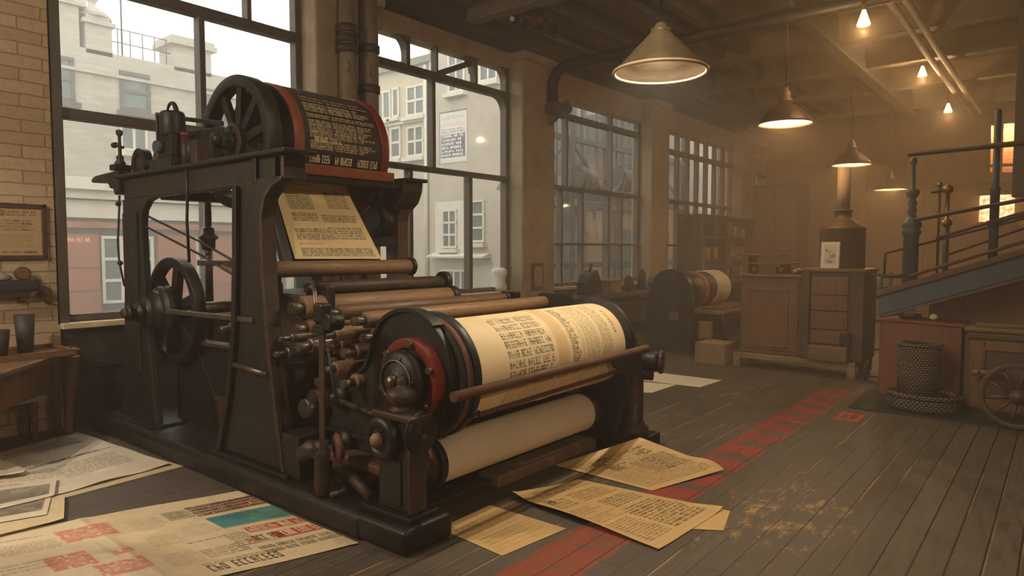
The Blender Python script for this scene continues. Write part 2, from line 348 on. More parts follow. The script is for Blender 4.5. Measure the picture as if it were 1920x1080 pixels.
# rounded corner gussets of the fanlight
def gusset(y, z, sy, sz, r=.2, n=8):
    o = [(y, z)] + [(y+sy*r*(1-math.sin(t)), z+sz*r*(1-math.cos(t))) for t in [PI/2*j/n for j in range(n+1)]]
    return o
m = MB()
for (y, z, sy, sz) in ((8.22, 4.33, -1, -1), (6.19, 4.33, -1, -1), (5.58, 4.33, 1, -1), (8.22, 3.88, -1, -1), (5.58, 3.88, 1, -1), (7.5, 4.33, -1, -1)):
    m.prism(gusset(y, z, sy, sz), 'X', XF0, XF1+.01)
m.bar((-6.86, 6.75, 3.96), (-6.86, 7.5, 4.28), .05, .08)
m.build('bracket', M['frame'], w2)
window(3, 9.15, 12.5, .9, 4.12, [hb(3.86, 9.15, 12.5, .09), hb(2.62, 9.15, 12.5, .08), hb(1.65, 9.15, 12.5, .04), hb(.95, 9.15, 12.5, .06)] + [vb(y, .9, 2.62, .05) for y in (9.75, 10.4, 11.3, 11.8)] + [vb(y, 2.62, 4.12, .045) for y in (9.9, 11.4)] + [vb(9.19, .9, 4.12, .07), vb(12.46, .9, 4.12, .07)])
window(4, 13.25, 17.4, .9, 4.12, [hb(3.7, 13.25, 17.4, .1), hb(2.62, 13.25, 17.4, .08), hb(1.65, 13.25, 17.4, .05), hb(.95, 13.25, 17.4, .06)] + [vb(13.25+.52*j, .9, 4.12, .05) for j in range(9)])
window(5, 18.3, 20, .9, 4.12, [hb(3.7, 18.3, 20, .1), hb(2.62, 18.3, 20, .08), hb(1.65, 18.3, 20, .05)] + [vb(18.3+.42*j, .9, 4.12, .05) for j in range(5)])

# far wall: the window with lit brick behind it, pilaster and arch mouldings
m = MB(); z_ = (wz0+wz1)/2
m.box(wx0-.06, wx0+.04, 19.93, 20.02, wz0-.06, wz1+.06); m.box(wx1-.04, wx1+.06, 19.93, 20.02, wz0-.06, wz1+.06); m.box(wx0, wx1, 19.93, 20.02, wz1-.05, wz1+.06); m.box(wx0, wx1, 19.93, 20.02, wz0-.08, wz0+.03)
xm = wx0+(wx1-wx0)*.36; m.box(xm-.06, xm+.06, 19.95, 20.02, wz0, wz1); m.box(wx0, wx1, 19.95, 20.02, z_-.35, z_-.29)
w6 = struct(m.build('window_6', M['wooddark']))
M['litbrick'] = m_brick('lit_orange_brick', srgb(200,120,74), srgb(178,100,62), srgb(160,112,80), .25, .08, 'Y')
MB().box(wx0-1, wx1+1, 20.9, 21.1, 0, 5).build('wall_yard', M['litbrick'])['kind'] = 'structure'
ya = bpy.data.lights.new('yard_lamp', 'POINT'); ya.energy = 90; ya.color = (1,.62,.3); ya.shadow_soft_size = .1
yo = bpy.data.objects.new('yard_lamp', ya); COL.objects.link(yo); yo.location = (wx0+.3, 20.55, wz1-.1)
m = MB()
for px in (1613, 1720):
    c = pY(px, 300, 20)[0]; m.box(c-.2, c+.2, 19.88, 20, 0, 4.4)
struct(m.build('trim_20', M['farwall'], bevel=.02))
ac = pY(1850, 400, 20)[0]; o1 = [(ac+2.0*math.cos(t), 1.9+1.5*math.sin(t)) for t in [PI*j/24 for j in range(25)]]; o2 = [(ac+1.75*math.cos(t), 1.9+1.28*math.sin(t)) for t in [PI*j/24 for j in range(24, -1, -1)]]
struct(MB().prism([(ac+2.0, 0)]+o1+[(ac-2.0, 0), (ac-1.75, 0)]+o2+[(ac+1.75, 0)], 'Y', 19.9, 20).build('trim_21', M['farwall']))

# girders, joists and service pipes of the ceiling
k = 30
def beam(mb, mat, bev=.01):
    global k
    k += 1; return struct(mb.build('trim_%d' % k, mat, bevel=bev))
beam(MB().box(W-.2, W+.36, -3, 20, 4.56, 5), M['beam'], .02)
beam(MB().box(W+.36, W+.5, -3, 20, 4.78, 4.86), M['joist'])
for x in (-5.45, -4.55, -4.15): beam(MB().box(x-.07, x+.07, -3, 20, 4.72, 5), M['beam'])
beam(MB().box(-2.95, -2.75, -3, 20, 4.55, 5), M['beam'])
for y in (5.2, 7.0, 11.2, 13.0, 15.0, 17.4): beam(MB().box(-6.4, 3, y-.11, y+.11, 4.62, 5), M['joist'], .02)
beam(MB().box(-.35, -.1, -3, 20, 4.4, 5), M['beam'])
for j, x in enumerate((-1.72, -1.56)): beam(MB().tube([(x, -2.9, 4.45), (x, 17.6, 4.45)], .045, 16), M['joist'], 0)
m = MB(); m.tube([(-6.46, 8.98, 3.9), (-6.46, 8.98, 4.2), (-6.38, 8.98, 4.36), (-6.2, 8.98, 4.45), (3, 8.98, 4.5)], .085, 16)
beam(m, M['iron'], 0)
m = MB(); m.box(W+.22, W+.5, 8.86, 9.1, 3.72, 3.86); m.tube([(W+.3, 8.98, 3.8), (W+.62, 8.98, 3.76)], .075, 14); m.bar((W+.24, 8.98, 3.55), (W+.46, 8.98, 3.74), .08, .05)
beam(m, M['frame'])
# dark post by the right edge
pc = pY(1912, 150, 10.5)
struct(MB().box(pc[0]-.03, pc[0]+.2, 10.4, 10.62, 2.2, 5).build('trim_60', M['beam'], bevel=.01))
# two pipes down the first pillar
for j, (y, r, mt) in enumerate(((4.93, .095, 'pipe'), (5.24, .1, 'pipe'))):
    t = thing('standpipe', ['pale flaking standpipe on the first pillar, left of the pair', 'brown standpipe on the first pillar, right of the pair'][j], 'pipe', (W+.33, y, .35))
    MB().tube([(W+.34, y, .36), (W+.34, y, 4.55)], r, 20).build('pipe_run', M[mt], t)
    for z in ((3.82, 3.93, 4.04) if j == 0 else (3.88, 3.42)): MB().lathe([(r, -.05), (r+.025, -.04), (r+.025, .04), (r, .05)], (W+.34, y, z), n=20).build('coupling', M['iron_brown'], t)
# ------------------------------------------------------------------ pendant lamps
def lamp_light(name, loc, e, col, parent, r=.03, spot=False):
    l = bpy.data.lights.new(name, 'SPOT' if spot else 'POINT');
    if spot: l.spot_size = R(150); l.spot_blend = .6
    l.energy = e; l.color = col; l.shadow_soft_size = r
    o = bpy.data.objects.new(name, l); COL.objects.link(o); o.location = loc; adopt(o, parent); return o
ORANGE = (1, .60, .27)
def pendant(loc, d, label, lit, e, mat, group=None, h=None, e_col=ORANGE):
    x, y, z = loc; t = thing('pendant_lamp', label, 'lamp', (x, y, z), group); r = d/2; h = h or r*.95
    sh = [(.06, 1), (.07, .96), (r*.3, .86), (r*.62, .60), (r*.88, .26), (r*.97, .08), (r, 0)] if lit else [(.06, 1), (.07, .95), (r*.97, .06), (r, 0)]
    pr = [(a, b*h) for a, b in sh]
    inner = [(max(a-.008, .03), b*h-.012) for a, b in sh[::-1]]; inner[0] = (r*.985, .003)
    MB().lathe(pr, (x, y, z), n=48, cap=False).build('lamp_shade', mat, t)
    s = t.children[0]
    MB().lathe(inner, (x, y, z), n=48, cap=False).build('lining', M['cream'], s)
    MB().tube([(x+r*math.cos(a), y+r*math.sin(a), z) for a in [2*PI*j/48 for j in range(48)]], .012, 8, closed=True).build('rim', M['cream'] if not lit else mat, s)
    MB().lathe([(.0, h+.17), (.03, h+.165), (.04, h+.12), (.058, h+.10), (.058, h+.04), (.075, h+.03), (.075, h-.01), (.05, h-.03)] if lit else [(0, h+.06), (.025, h+.055), (.045, h+.03), (.05, h+.02), (.065, h+.015), (.068, h-.02), (.05, h-.03)], (x, y, z), n=24).build('socket', M['shadebrown'], t)
    MB().tube([(x, y, z+h+.15), (x, y, 4.98)], .008, 8).build('cord', M['rubber'], t)
    bz = z+h*(.5 if lit else .76)
    MB().lathe([(.0, -.07), (.03, -.06), (.045, -.02), (.04, .02), (.02, .07), (.018, .11)], (x, y, bz), n=20).build('bulb', M['bulb'], t)
    if e: lamp_light('lamp_glow', (x, y, bz-.085), e, e_col, t, .03, not lit)
    return t
lp1 = pendant((-2.18, 4.27, 2.75), .62, 'large pale conical pendant lamp nearest the camera above the paper roll', False, 90, M['shadebrown'], h=.27, e_col=(1,.84,.64))
pendant((-2.68, 8.49, 3.06), .62, 'glowing domed pendant lamp hanging over the oak cabinet', True, 32, M['shadedark'], h=.26)
pendant((-2.88, 12.61, 2.98), .62, 'glowing pendant lamp in the haze above the stove pipe', True, 28, M['shadedark'], h=.26)
pendant((-2.85, 15.75, 2.78), .62, 'small-looking farthest pendant lamp on a long cord in the haze', True, 28, M['shadedark'], h=.2)
# added pendant out of view, fill light for brick pier and newspapers
pendant((-4.4, -.6, 2.75), .62, 'added unseen fill pendant over the newspapers at the left, behind the camera', True, 120, M['shadedark'], h=.26, e_col=(1,.84,.66))
def cone(loc, d, label, e, col=ORANGE):
    x, y, z = loc; t = thing('spot_lamp', label, 'lamp', loc)
    M_ = M['bulbwhite']
    MB().lathe([(.015, d*1.25), (d*.2, d*1.0), (d*.5, d*.1), (d*.47, .0), (.0, -d*.05)], loc, n=24).build('glass_shade', M_, t)
    MB().cyl((x, y, z+d*1.2), (x, y, z+d*1.2+.1), .025, 12).build('socket', M['brass'], t)
    MB().tube([(x, y, z+d*1.2+.1), (x, y, 4.98)], .006, 8).build('cord', M['rubber'], t)
    lamp_light('lamp_glow', (x, y, z-.06), e, col, t)
cone((-1.82, 8.34, 4.0), .14, 'bright white cone bulb under the ceiling, nearest of three', 40)
cone((-1.97, 13.2, 4.42), .14, 'small glowing cone bulb beside the ceiling pipes, middle of three', 40)
cone((-1.83, 15.2, 4.12), .14, 'small glowing cone bulb under the pipe end, farthest of three', 40)
cone((-4.9, -1.1, 4.0), .14, 'added unseen fill bulb under the ceiling behind the camera at the left', 170, (1,.84,.66))  # added bulb out of view, raises the ambient light on walls and ceiling
pendant((1.1, 1.7, 2.35), .62, 'added unseen fill pendant at the right, behind the camera', True, 75, M['shadedark'], h=.26, e_col=(1,.84,.62))  # added pendant out of view, brightens the lower paper roll
cone((-1.85, 3.0, 4.0), .14, 'added unseen fill bulb under the ceiling, above the frame', 75, (1,.80,.58))  # unseen bulb added to light the drum and the first lamp shade
# ------------------------------------------------------------------ the great printing press
press = thing('printing_press', 'huge black cast iron printing press with a text drum on top', 'printing press', (-4.4, 3.4, 0))
I, G, B_, RB, ST = M['iron'], M['iron_green'], M['iron_brown'], M['rust'], M['steel']
def rnd_bar(x0, x1, y0, y1, z0, z1, r, n=6):
    # outline in (y,z) with the two upper edges rounded
    o = [(y0, z0), (y1, z0)] + [(y1-r+r*math.cos(t), z1-r+r*math.sin(t)) for t in [PI/2*j/n for j in range(n+1)]] + [(y0+r-r*math.sin(t), z1-r+r*math.cos(t)) for t in [PI/2*j/n for j in range(n+1)]]
    return MB().prism(o, 'X', x0, x1)
# base
rnd_bar(-6.46, -2.88, 2.24, 2.62, 0, .145, .06).build('base_beam', I, press, bevel=.02)
m = MB(); m.box(-2.92, -2.515, 2.25, 2.6, 0, .142); m.build('base_block', I, press, bevel=.035, seg=4)
MB().box(-2.95, -2.56, 2.32, 2.54, .142, .172).build('base_block_plate', I, press, bevel=.006)
rnd_bar(-6.46, -2.44, 4.5, 4.86, 0, .12, .02).build('base_beam', I, press, bevel=.01)
MB().box(-4.3, -2.86, 2.6, 4.5, 0, .055).build('bed_slab', B_, press, bevel=.012)
MB().box(-2.98, -2.80, 3.3, 4.5, .0, .09).build('bed_rail', M['woodpale'], press, bevel=.02)
MB().box(-6.3, -4.3, 2.6, 4.5, .0, .14).build('bed_slab', I, press, bevel=.012)
# tall side frame: flared posts with foot plates
def post(outer, inner_y, y0, y1, name='frame_post', web=None):
    m = MB(); m.prism(outer, 'Y', y0, y1)
    return m.build(name, G, press, bevel=.012)
lp = [(-6.22,.165),(-5.54,.165),(-5.56,.3),(-5.63,.75),(-5.69,1.3),(-5.71,1.76),(-5.68,1.86),(-5.59,1.93),(-5.42,1.965),(-6.05,1.965),(-6.06,1.3),(-6.12,.6)]
p = post(lp, 0, 2.36, 2.42)
MB().box(-6.02, -5.76, 2.342, 2.362, .55, 1.85)  .build('post_rib', G, p, bevel=.008)
MB().box(-5.97, -5.68, 2.35, 2.362, .25, .48).build('access_plate', I, p, bevel=.008)
rp = [(-4.50,.175),(-3.72,.175),(-3.78,.45),(-3.86,.9),(-3.91,1.4),(-3.92,1.75),(-3.88,1.87),(-3.80,1.94),(-3.70,1.97),(-3.70,2.0),(-4.20,2.0),(-4.22,1.5),(-4.26,1.0),(-4.36,.55)]
p = post(rp, 0, 2.34, 2.41)
# side flange of the right post: curved brown web running back
fl = [(x, z) for x, z in rp[1:9]]
m = MB(); vs = []
for x, z in fl: vs += [(x-.025, 2.33, z), (x+.012, 2.33, z), (x+.012, 2.43, z), (x-.025, 2.43, z)]
fs = []
for i in range(len(fl)-1):
    for j in range(4): fs.append((i*4+j, i*4+(j+1) % 4, i*4+4+(j+1) % 4, i*4+4+j))
m.add(vs, fs+[(3,2,1,0), tuple(len(vs)-4+j for j in range(4))]); m.build('side_flange', B_, p, bevel=.006)
m = MB()
for (xa, za), (xb, zb) in zip([(-4.50,.175),(-4.36,.55),(-4.26,1.0),(-4.22,1.5)], [(-4.36,.55),(-4.26,1.0),(-4.22,1.5),(-4.2,1.96)]):
    m.bar((xa+.015, 2.32, za), (xb+.015, 2.32, zb), .05, .03, (0,1,0))
m.build('edge_rib', I, p, bevel=.006)
MB().cyl((-4.28, 2.325, .79), (-3.86, 2.325, .77), .018, 12).build('cross_rod', ST, p)
for x0, x1 in ((-6.3, -5.49), (-4.58, -3.64)): MB().box(x0, x1, 2.30, 2.58, .145, .172).build('foot_plate', I, press, bevel=.006)
# top beam with its cap
m = MB(); m.box(-6.02, -3.72, 2.36, 2.44, 1.96, 2.13)
m.prism([(-4.25,1.97),(-4.1,1.97),(-4.16,1.9)], 'Y', 2.36, 2.44); tb = m.build('top_beam', G, press, bevel=.012)
MB().box(-6.06, -3.62, 2.31, 2.55, 2.13, 2.16).build('beam_cap', I, tb, bevel=.008)
MB().box(-4.02, -3.97, 2.335, 2.365, 1.97, 2.13).build('beam_rib', I, tb, bevel=.004)
MB().box(-3.80, -3.70, 2.36, 2.52, 1.98, 2.13).build('beam_end', B_, tb, bevel=.01)
# far side of the tall frame
m = MB(); m.prism([(-4.68,.12),(-4.48,.12),(-4.53,.9),(-4.53,1.8),(-4.50,1.9),(-4.48,1.95),(-4.46,2.0),(-4.70,2.0)], 'Y', 4.0, 4.12); m.build('frame_post', M['wooddark'], press, bevel=.01)
MB().prism([(-6.15,.12),(-5.75,.12),(-5.8,.9),(-5.82,2.0),(-6.06,2.0),(-6.1,.9)], 'Y', 4.0, 4.12).build('frame_post', G, press, bevel=.01)
m = MB(); m.box(-6.06, -4.46, 3.98, 4.14, 2.0, 2.13); fb = m.build('top_beam', G, press, bevel=.01)
m = MB(); m.prism([(-4.56,2.14),(-4.37,2.14),(-4.38,2.05),(-4.43,1.95),(-4.5,1.9),(-4.56,1.9)], 'Y', 3.93, 4.16); m.build('corner_bracket', B_, fb, bevel=.02)
MB().box(-5.0, -4.34, 3.95, 4.18, 2.13, 2.16).build('beam_cap', I, fb, bevel=.006)
MB().box(-5.68, -5.56, 2.50, 4.0, 1.95, 2.03).build('side_rail', G, press, bevel=.008)
MB().box(-4.50, -4.40, 2.50, 4.0, 2.06, 2.11).build('side_rail', I, press, bevel=.008)
MB().box(-4.52, -4.38, 2.60, 3.84, 2.11, 2.19).build('drum_rail', M['orangewood'], press, bevel=.012)
# ---- drum with spoke wheel
DX, DZ, DR = -4.99, 2.375, .485
drum = MB().lathe([(DR, 3.06), (DR, 3.80), (DR-.02, 3.80), (DR-.02, 3.06)], (DX, 0, DZ), (0,1,0), 72, closed=True).build('drum', M['drum'], press)
MB().lathe([(DR-.02, 2.97), (DR+.004, 2.97), (DR+.004, 3.06), (DR-.02, 3.06)], (DX, 0, DZ), (0,1,0), 72, closed=True).build('hoop', M['orangewood'], drum, bevel=.004)
MB().lathe([(DR-.07, 3.80), (DR+.014, 3.80), (DR+.014, 3.88), (DR-.07, 3.88)], (DX, 0, DZ), (0,1,0), 72, closed=True).build('hoop', M['redpaint'], drum, bevel=.004)
def spoked(mb_rim, o, r, w, t, n, hub, mat, parent, name, rot=0.0, sw=.05, swt=.03, sp=None):
    x, z = o; y0, y1 = w
    rim = MB().lathe([(r-t, y0), (r, y0), (r, y1), (r-t, y1)], (x, 0, z), (0,1,0), 72, closed=True).build(name, mat, parent, bevel=.006)
    for k in range(n):
        a = rot+2*PI*k/n; c, s_ = math.cos(a), math.sin(a); ym = (y0+y1)/2
        MB().bar((x+c*hub*.8, ym, z+s_*hub*.8), (x+c*(r-t*.8), ym, z+s_*(r-t*.8)), swt, sw, (-s_, 0, c)).build('spoke', mat, rim, bevel=.006)
    MB().lathe([(0, y0-.012), (hub, y0-.012), (hub, y1+.01), (0, y1+.01)], (x, 0, z), (0,1,0), 40).build('hub_plate', sp or mat, rim, bevel=.004)
    return rim
spoked(None, (DX, DZ), .505, (2.75, 2.86), .085, 10, .14, G, drum, 'spoke_wheel', .2, .07, .05, B_)
MB().lathe([(.0,-.17),(.045,-.168),(.055,-.15),(.055,-.135),(.042,-.125),(.05,-.1),(.07,-.09),(.078,-.03),(.09,.0)], (DX, 2.755, DZ), (0,1,0), 28).build('hub_nose', I, drum)
MB().cyl((DX, 2.85, DZ), (DX, 4.0, DZ), .05, 20).build('axle', ST, drum)
for y in (2.925, 3.99): MB().prism([(DX-.16,2.1),(DX+.16,2.1),(DX+.1,DZ),(DX+.05,DZ+.07),(DX-.05,DZ+.07),(DX-.1,DZ)], 'Y', y-.03, y+.03).build('bearing_stand', I, press, bevel=.008)
# drive arms between the ink unit and the wheel
MB().bar((-5.55, 2.62, 2.60), (-4.97, 2.66, 2.50), .03, .035).build('drive_arm', G, press, bevel=.005)
MB().prism([(-5.5,2.42),(-5.5,2.50),(-4.96,2.47),(-4.93,2.33),(-5.0,2.31)], 'Y', 2.64, 2.67).build('drive_arm', I, press, bevel=.005)
# ---- ink unit on the top beam
ix, iy = -5.40, 2.46
iu = MB().box(ix-.16, ix+.20, iy-.09, iy+.09, 2.16, 2.25).build('ink_unit', I, press, bevel=.012)
MB().box(ix-.06, ix+.18, iy-.07, iy+.07, 2.25, 2.42).build('unit_body', I, iu, bevel=.012)
MB().lathe([(.0,.0),(.085,.0),(.09,.02),(.09,.17),(.08,.19),(.0,.19)], (ix+.06, iy, 2.41), n=28).build('ink_cup', G, iu)
MB().box(ix-.05, ix-.03, iy-.08, iy+.08, 2.38, 2.60).build('unit_plate', ST, iu, bevel=.004)
hp = [(ix+.0+.075*math.cos(t)+.05, iy, 2.585+.085*math.sin(t)) for t in [PI*j/12 for j in range(-1, 13)]]
MB().tube(hp, [.022-.0012*j for j in range(14)], 10).build('cup_handle', I, iu)
MB().cyl((ix+.02, iy-.12, 2.33), (ix+.02, iy-.06, 2.33), .045, 20).build('sight_glass', M['blue'], iu)
MB().cyl((ix-.14, iy-.05, 2.27), (ix-.14, iy+.05, 2.27), .04, 18).build('knob', ST, iu)
MB().lathe([(.0,0),(.035,.01),(.045,.04),(.03,.07),(.0,.075)], (ix-.14, iy, 2.48), n=18).build('knob', I, iu)
MB().lathe([(.0,0),(.02,.01),(.03,.05),(.0,.11)], (ix-.18, iy, 2.32), n=12).build('cock', B_, iu)
MB().lathe([(.03,0),(.022,.06),(.01,.1)], (ix-.1, iy-.03, 2.13), n=12).build('drip_nozzle', M['brass'], iu)
for dx, c in ((.22, 'iron_brown'), (.30, 'iron')): MB().cyl((ix+dx, iy+.02, 2.16), (ix+dx, iy+.02, 2.40), .035, 16).build('cylinder', M[c], iu)
MB().cyl((ix+.22, iy+.02, 2.40), (ix+.22, iy+.02, 2.43), .036, 16).build('red_cap', M['redpaint'], iu)
MB().box(ix+.16, ix+.42, iy, iy+.14, 2.16, 2.36).build('unit_back', B_, iu, bevel=.01)
# small belt wheel standing on the beam
bw = MB().lathe([(.075,-.035),(.125,-.035),(.125,.035),(.075,.035)], (-5.82, 2.43, 2.24), (0,1,0), 40, closed=True).build('belt_wheel', I, press, bevel=.004)
MB().lathe([(0,-.02),(.08,-.02),(.08,.02),(0,.02)], (-5.82, 2.43, 2.24), (0,1,0), 32).build('wheel_disc', B_, bw)
MB().bar((-5.72, 2.43, 2.235), (-5.45, 2.43, 2.235), .05, .045).build('belt_arm', I, press, bevel=.006)
# bracket with tap hanging off the left end
bk = MB().prism([(-6.58,2.13),(-6.58,2.16),(-6.50,2.185),(-6.02,2.20),(-6.02,2.02),(-6.1,2.0),(-6.13,2.05),(-6.2,2.06),(-6.23,2.11)], 'Y', 2.32, 2.46).build('end_bracket', I, press, bevel=.012)
MB().box(-6.14, -6.03, 2.30, 2.44, 2.2, 2.25).build('tap_seat', I, bk, bevel=.012)
MB().lathe([(.04,0),(.045,.02),(.025,.05),(.03,.07),(.014,.09),(.012,.24),(.026,.26),(.026,.29),(0,.3)], (-6.09, 2.37, 2.24), n=16).build('tap_spindle', B_, bk)
MB().bar((-6.20, 2.37, 2.42), (-6.02, 2.37, 2.385), .02, .022).build('tap_handle', I, bk, bevel=.004)
MB().lathe([(0,-.03),(.024,-.02),(.024,.02),(0,.03)], (-6.19, 2.37, 2.42), (1,0,0), 12).build('tap_knob', I, bk)
cb = MB().tube([(-6.10, 2.36, 2.0), (-6.12, 2.36, 1.85), (-6.14, 2.35, 1.6), (-6.12, 2.35, 1.45), (-6.06, 2.36, 1.25)], .009, 8).build('oil_hose', M['rubber'], press)
for z in (1.93, 1.44): MB().lathe([(0,-.025),(.022,-.01),(.022,.01),(0,.025)], (-6.115, 2.355, z), n=12).build('hose_clip', I, cb)
MB().tube([(-4.86, 2.33, 2.13), (-4.86, 2.33, 1.95), (-4.88, 2.33, 1.75), (-4.86, 2.33, 1.46)], .011, 8).build('pull_rod', I, press)
for z0, z1 in ((1.83, 1.40), (1.74, 1.30)): MB().tube([(-5.73, 2.40, z0), (-4.9, 2.44, (z0+z1)/2-.01), (-4.2, 2.44, z1)], .009, 8).build('tie_wire', M['rubber'], press)
op = MB().cyl((-6.0, 3.05, .7), (-6.0, 3.05, 2.1), .035, 16).build('oil_pipe', ST, press)
MB().lathe([(.035,-.12),(.06,-.1),(.065,-.02),(.085,-.01),(.085,.015),(.06,.03),(.055,.08),(.035,.1)], (-6.0, 3.05, 1.66), n=24).build('oil_glass', ST, op)
# ---- flywheel and its stacked pulleys
FX, FZ = -5.63, 1.06
fw = spoked(None, (FX, FZ), .43, (2.53, 2.62), .065, 6, .1, I, press, 'flywheel', .3, .085, .06)
st = MB().lathe([(0,2.20),(.055,2.20),(.06,2.215),(.06,2.235),(.035,2.24),(.035,2.27),(.075,2.275),(.08,2.29),(.08,2.30),(.045,2.305),(.045,2.325),(.12,2.33),(.125,2.345),(.125,2.39),(.155,2.40),(.16,2.42),(.16,2.435),(.19,2.44),(.20,2.46),(.20,2.53),(0,2.53)], (FX, 0, FZ), (0,1,0), 48).build('pulley_stack', I, fw)
MB().lathe([(0,-.02),(.035,-.02),(.04,0),(.04,.02),(0,.025)], (FX, 2.19, FZ), (0,1,0), 20).build('shaft_nut', B_, fw)
MB().prism([(FX-.12,.14),(FX+.62,.14),(FX+.5,.45),(FX+.26,.75),(FX+.12,FZ),(FX-.05,FZ),(FX-.1,.7)], 'Y', 2.62, 2.68).build('bearing_frame', I, press, bevel=.01)
MB().cyl((FX, 2.6, FZ), (FX, 4.0, FZ), .05, 18).build('drive_shaft', ST, press)
MB().bar((-5.3, 2.36, 1.085), (-4.02, 2.33, 1.10), .03, .035).build('push_rod', ST, press, bevel=.006)
MB().box(-5.35, -4.25, 2.64, 2.68, .14, .80).build('body_panel', I, press, bevel=.008)
pn = press.children[-1]
MB().box(-5.12, -4.82, 2.625, 2.645, .2, .42).build('hatch', B_, pn, bevel=.006)
MB().box(-4.78, -4.4, 2.625, 2.645, .16, .5).build('hatch', I, pn, bevel=.006)
MB().box(-5.40, -4.2, 2.6, 2.7, .80, .83).build('panel_ledge', B_, pn, bevel=.006)
MB().box(-5.2, -3.5, 2.95, 4.3, .12, .78).build('light_block', I, press, bevel=.02)  # added filler box inside the press, blocks light from behind
MB().box(-5.15, -4.3, 3.0, 4.0, .78, 1.22).build('gear_case', B_, press, bevel=.03)
for z, x, w in ((1.38, -4.95, .28), (1.30, -5.05, .4)): MB().box(x, x+w, 2.75, 2.95, z-.12, z).build('slide_block', I, press, bevel=.012)
MB().box(-5.55, -4.3, 2.72, 2.78, 1.42, 1.47).build('slide_bar', ST, press, bevel=.01)
MB().tube([(-5.15, 2.74, 1.42), (-4.9, 2.74, 1.36), (-4.6, 2.74, 1.18)], .03, 12).build('feed_pipe', M['roller'], press)
# ---- platen with its side rails, motor behind it
for y, x0, x1 in ((2.765, -4.60, -4.30),):
    MB().bar((x0, y, 2.12), (x1, y, 1.42), .07, .07, (0,1,0)).build('platen_rail', I, press, bevel=.008)
m = MB(); m.add([(-4.615,2.83,2.03),(-4.615,3.46,2.04),(-4.2,3.48,1.45),(-4.34,2.83,1.45),(-4.645,2.83,2.01),(-4.645,3.46,2.02),(-4.23,3.48,1.43),(-4.37,2.83,1.43)], [(0,1,2,3),(7,6,5,4),(0,4,5,1),(1,5,6,2),(2,6,7,3),(3,7,4,0)])
m.build('platen', B_, press)
mt = MB().cyl((-4.68, 3.86, 1.80), (-4.68, 3.98, 1.80), .15, 32, ch=.02).build('motor', I, press)
MB().cyl((-4.68, 3.82, 1.80), (-4.68, 3.86, 1.80), .10, 24).build('motor_ring', G, mt)
MB().box(-4.72, -4.56, 3.84, 3.96, 1.93, 2.0).build('motor_bracket', I, mt, bevel=.008)
MB().box(-4.8, -4.5, 3.8, 3.98, 1.58, 1.66).build('motor_seat', I, mt, bevel=.008)
# ---- the long rollers
def roller(x, z, r, y0, y1, mat, cap=.0, capr=None, journal=True, name='roller'):
    o = MB().cyl((x, y0, z), (x, y1, z), r, 28, ch=min(.012, r*.25)).build(name, M[mat], press)
    if cap: MB().cyl((x, y1-.005, z), (x, y1+cap, z), capr or r*1.25, 24, ch=.008).build('end_cap', I, o)
    if journal: MB().cyl((x, y0-.08, z), (x, y0+.01, z), r*.55, 16).build('journal', ST, o)
    return o
roller(-4.2, 1.415, .056, 2.58, 3.83, 'roller', .03, .075, False)
roller(-3.82, 1.175, .078, 2.55, 3.90, 'roller', .06, .088)
roller(-3.78, 1.045, .062, 2.55, 3.95, 'rollerdark', .03)
roller(-3.95, 1.29, .05, 2.75, 3.95, 'iron_brown', .05, .085)
roller(-3.28, 1.125, .052, 2.62, 4.5, 'roller', .04, .075)
roller(-3.20, 1.03, .05, 2.62, 4.5, 'rollerdark', .03)
roller(-3.42, 1.04, .045, 2.5, 4.4, 'roller')
roller(-3.58, 1.15, .05, 2.66, 4.3, 'rollerdark', .02)
roller(-3.50, .86, .05, 2.62, 4.3, 'roller')
roller(-3.62, .86, .05, 2.66, 4.3, 'rollerdark')
roller(-3.52, .955, .06, 2.6, 4.4, 'rollerdark')
roller(-3.36, .93, .055, 2.6, 4.4, 'rollerdark')
roller(-3.42, .83, .045, 2.5, 4.3, 'roller')
roller(-3.30, .755, .05, 2.55, 4.3, 'woodpale')
roller(-3.62, .72, .06, 2.6, 4.2, 'rollerdark')
roller(-5.05, .93, .05, 2.72, 3.9, 'roller', name='roller')
roller(-5.0, .80, .06, 2.74, 3.9, 'rollerdark')
roller(-3.75, 1.0, .03, 2.42, 2.75, 'steel'); roller(-3.60, .96, .05, 2.45, 2.75, 'steel'); roller(-3.8, .9, .035, 2.42, 2.75, 'steel')
roller(-3.95, .72, .09, 2.52, 2.9, 'iron_brown'); roller(-3.7, .55, .11, 2.55, 4.2, 'iron_brown')
MB().box(-4.0, -3.74, 2.70, 2.76, .12, 1.32).build('inner_frame', I, press, bevel=.015)
ifr = press.children[-1]
for x, z in ((-3.9, 1.22), (-3.84, 1.0), (-3.9, .8), (-3.85, .6)): MB().lathe([(0,-.03),(.045,-.03),(.05,-.015),(.05,0)], (x, 2.70, z), (0,1,0), 18).build('bearing_boss', B_, ifr)
MB().box(-3.86, -3.76, 2.62, 2.72, .82, .98).build('oil_cup', M['brass'], press, bevel=.015)
MB().box(-4.0, -3.14, 3.0, 4.4, .25, .62).build('under_frame', I, press, bevel=.02)
MB().box(-3.66, -3.56, 4.42, 4.5, .1, 1.2).build('far_stay', I, press, bevel=.01)
m = MB(); m.prism([(-3.36,.1),(-2.62,.1),(-2.5,.5),(-2.46,.9),(-2.55,1.07),(-2.72,1.15),(-2.92,1.13),(-3.0,1.19),(-3.08,1.21),(-3.32,1.2),(-3.4,1.1)], 'Y', 4.44, 4.5); m.build('side_plate', G, press, bevel=.012)
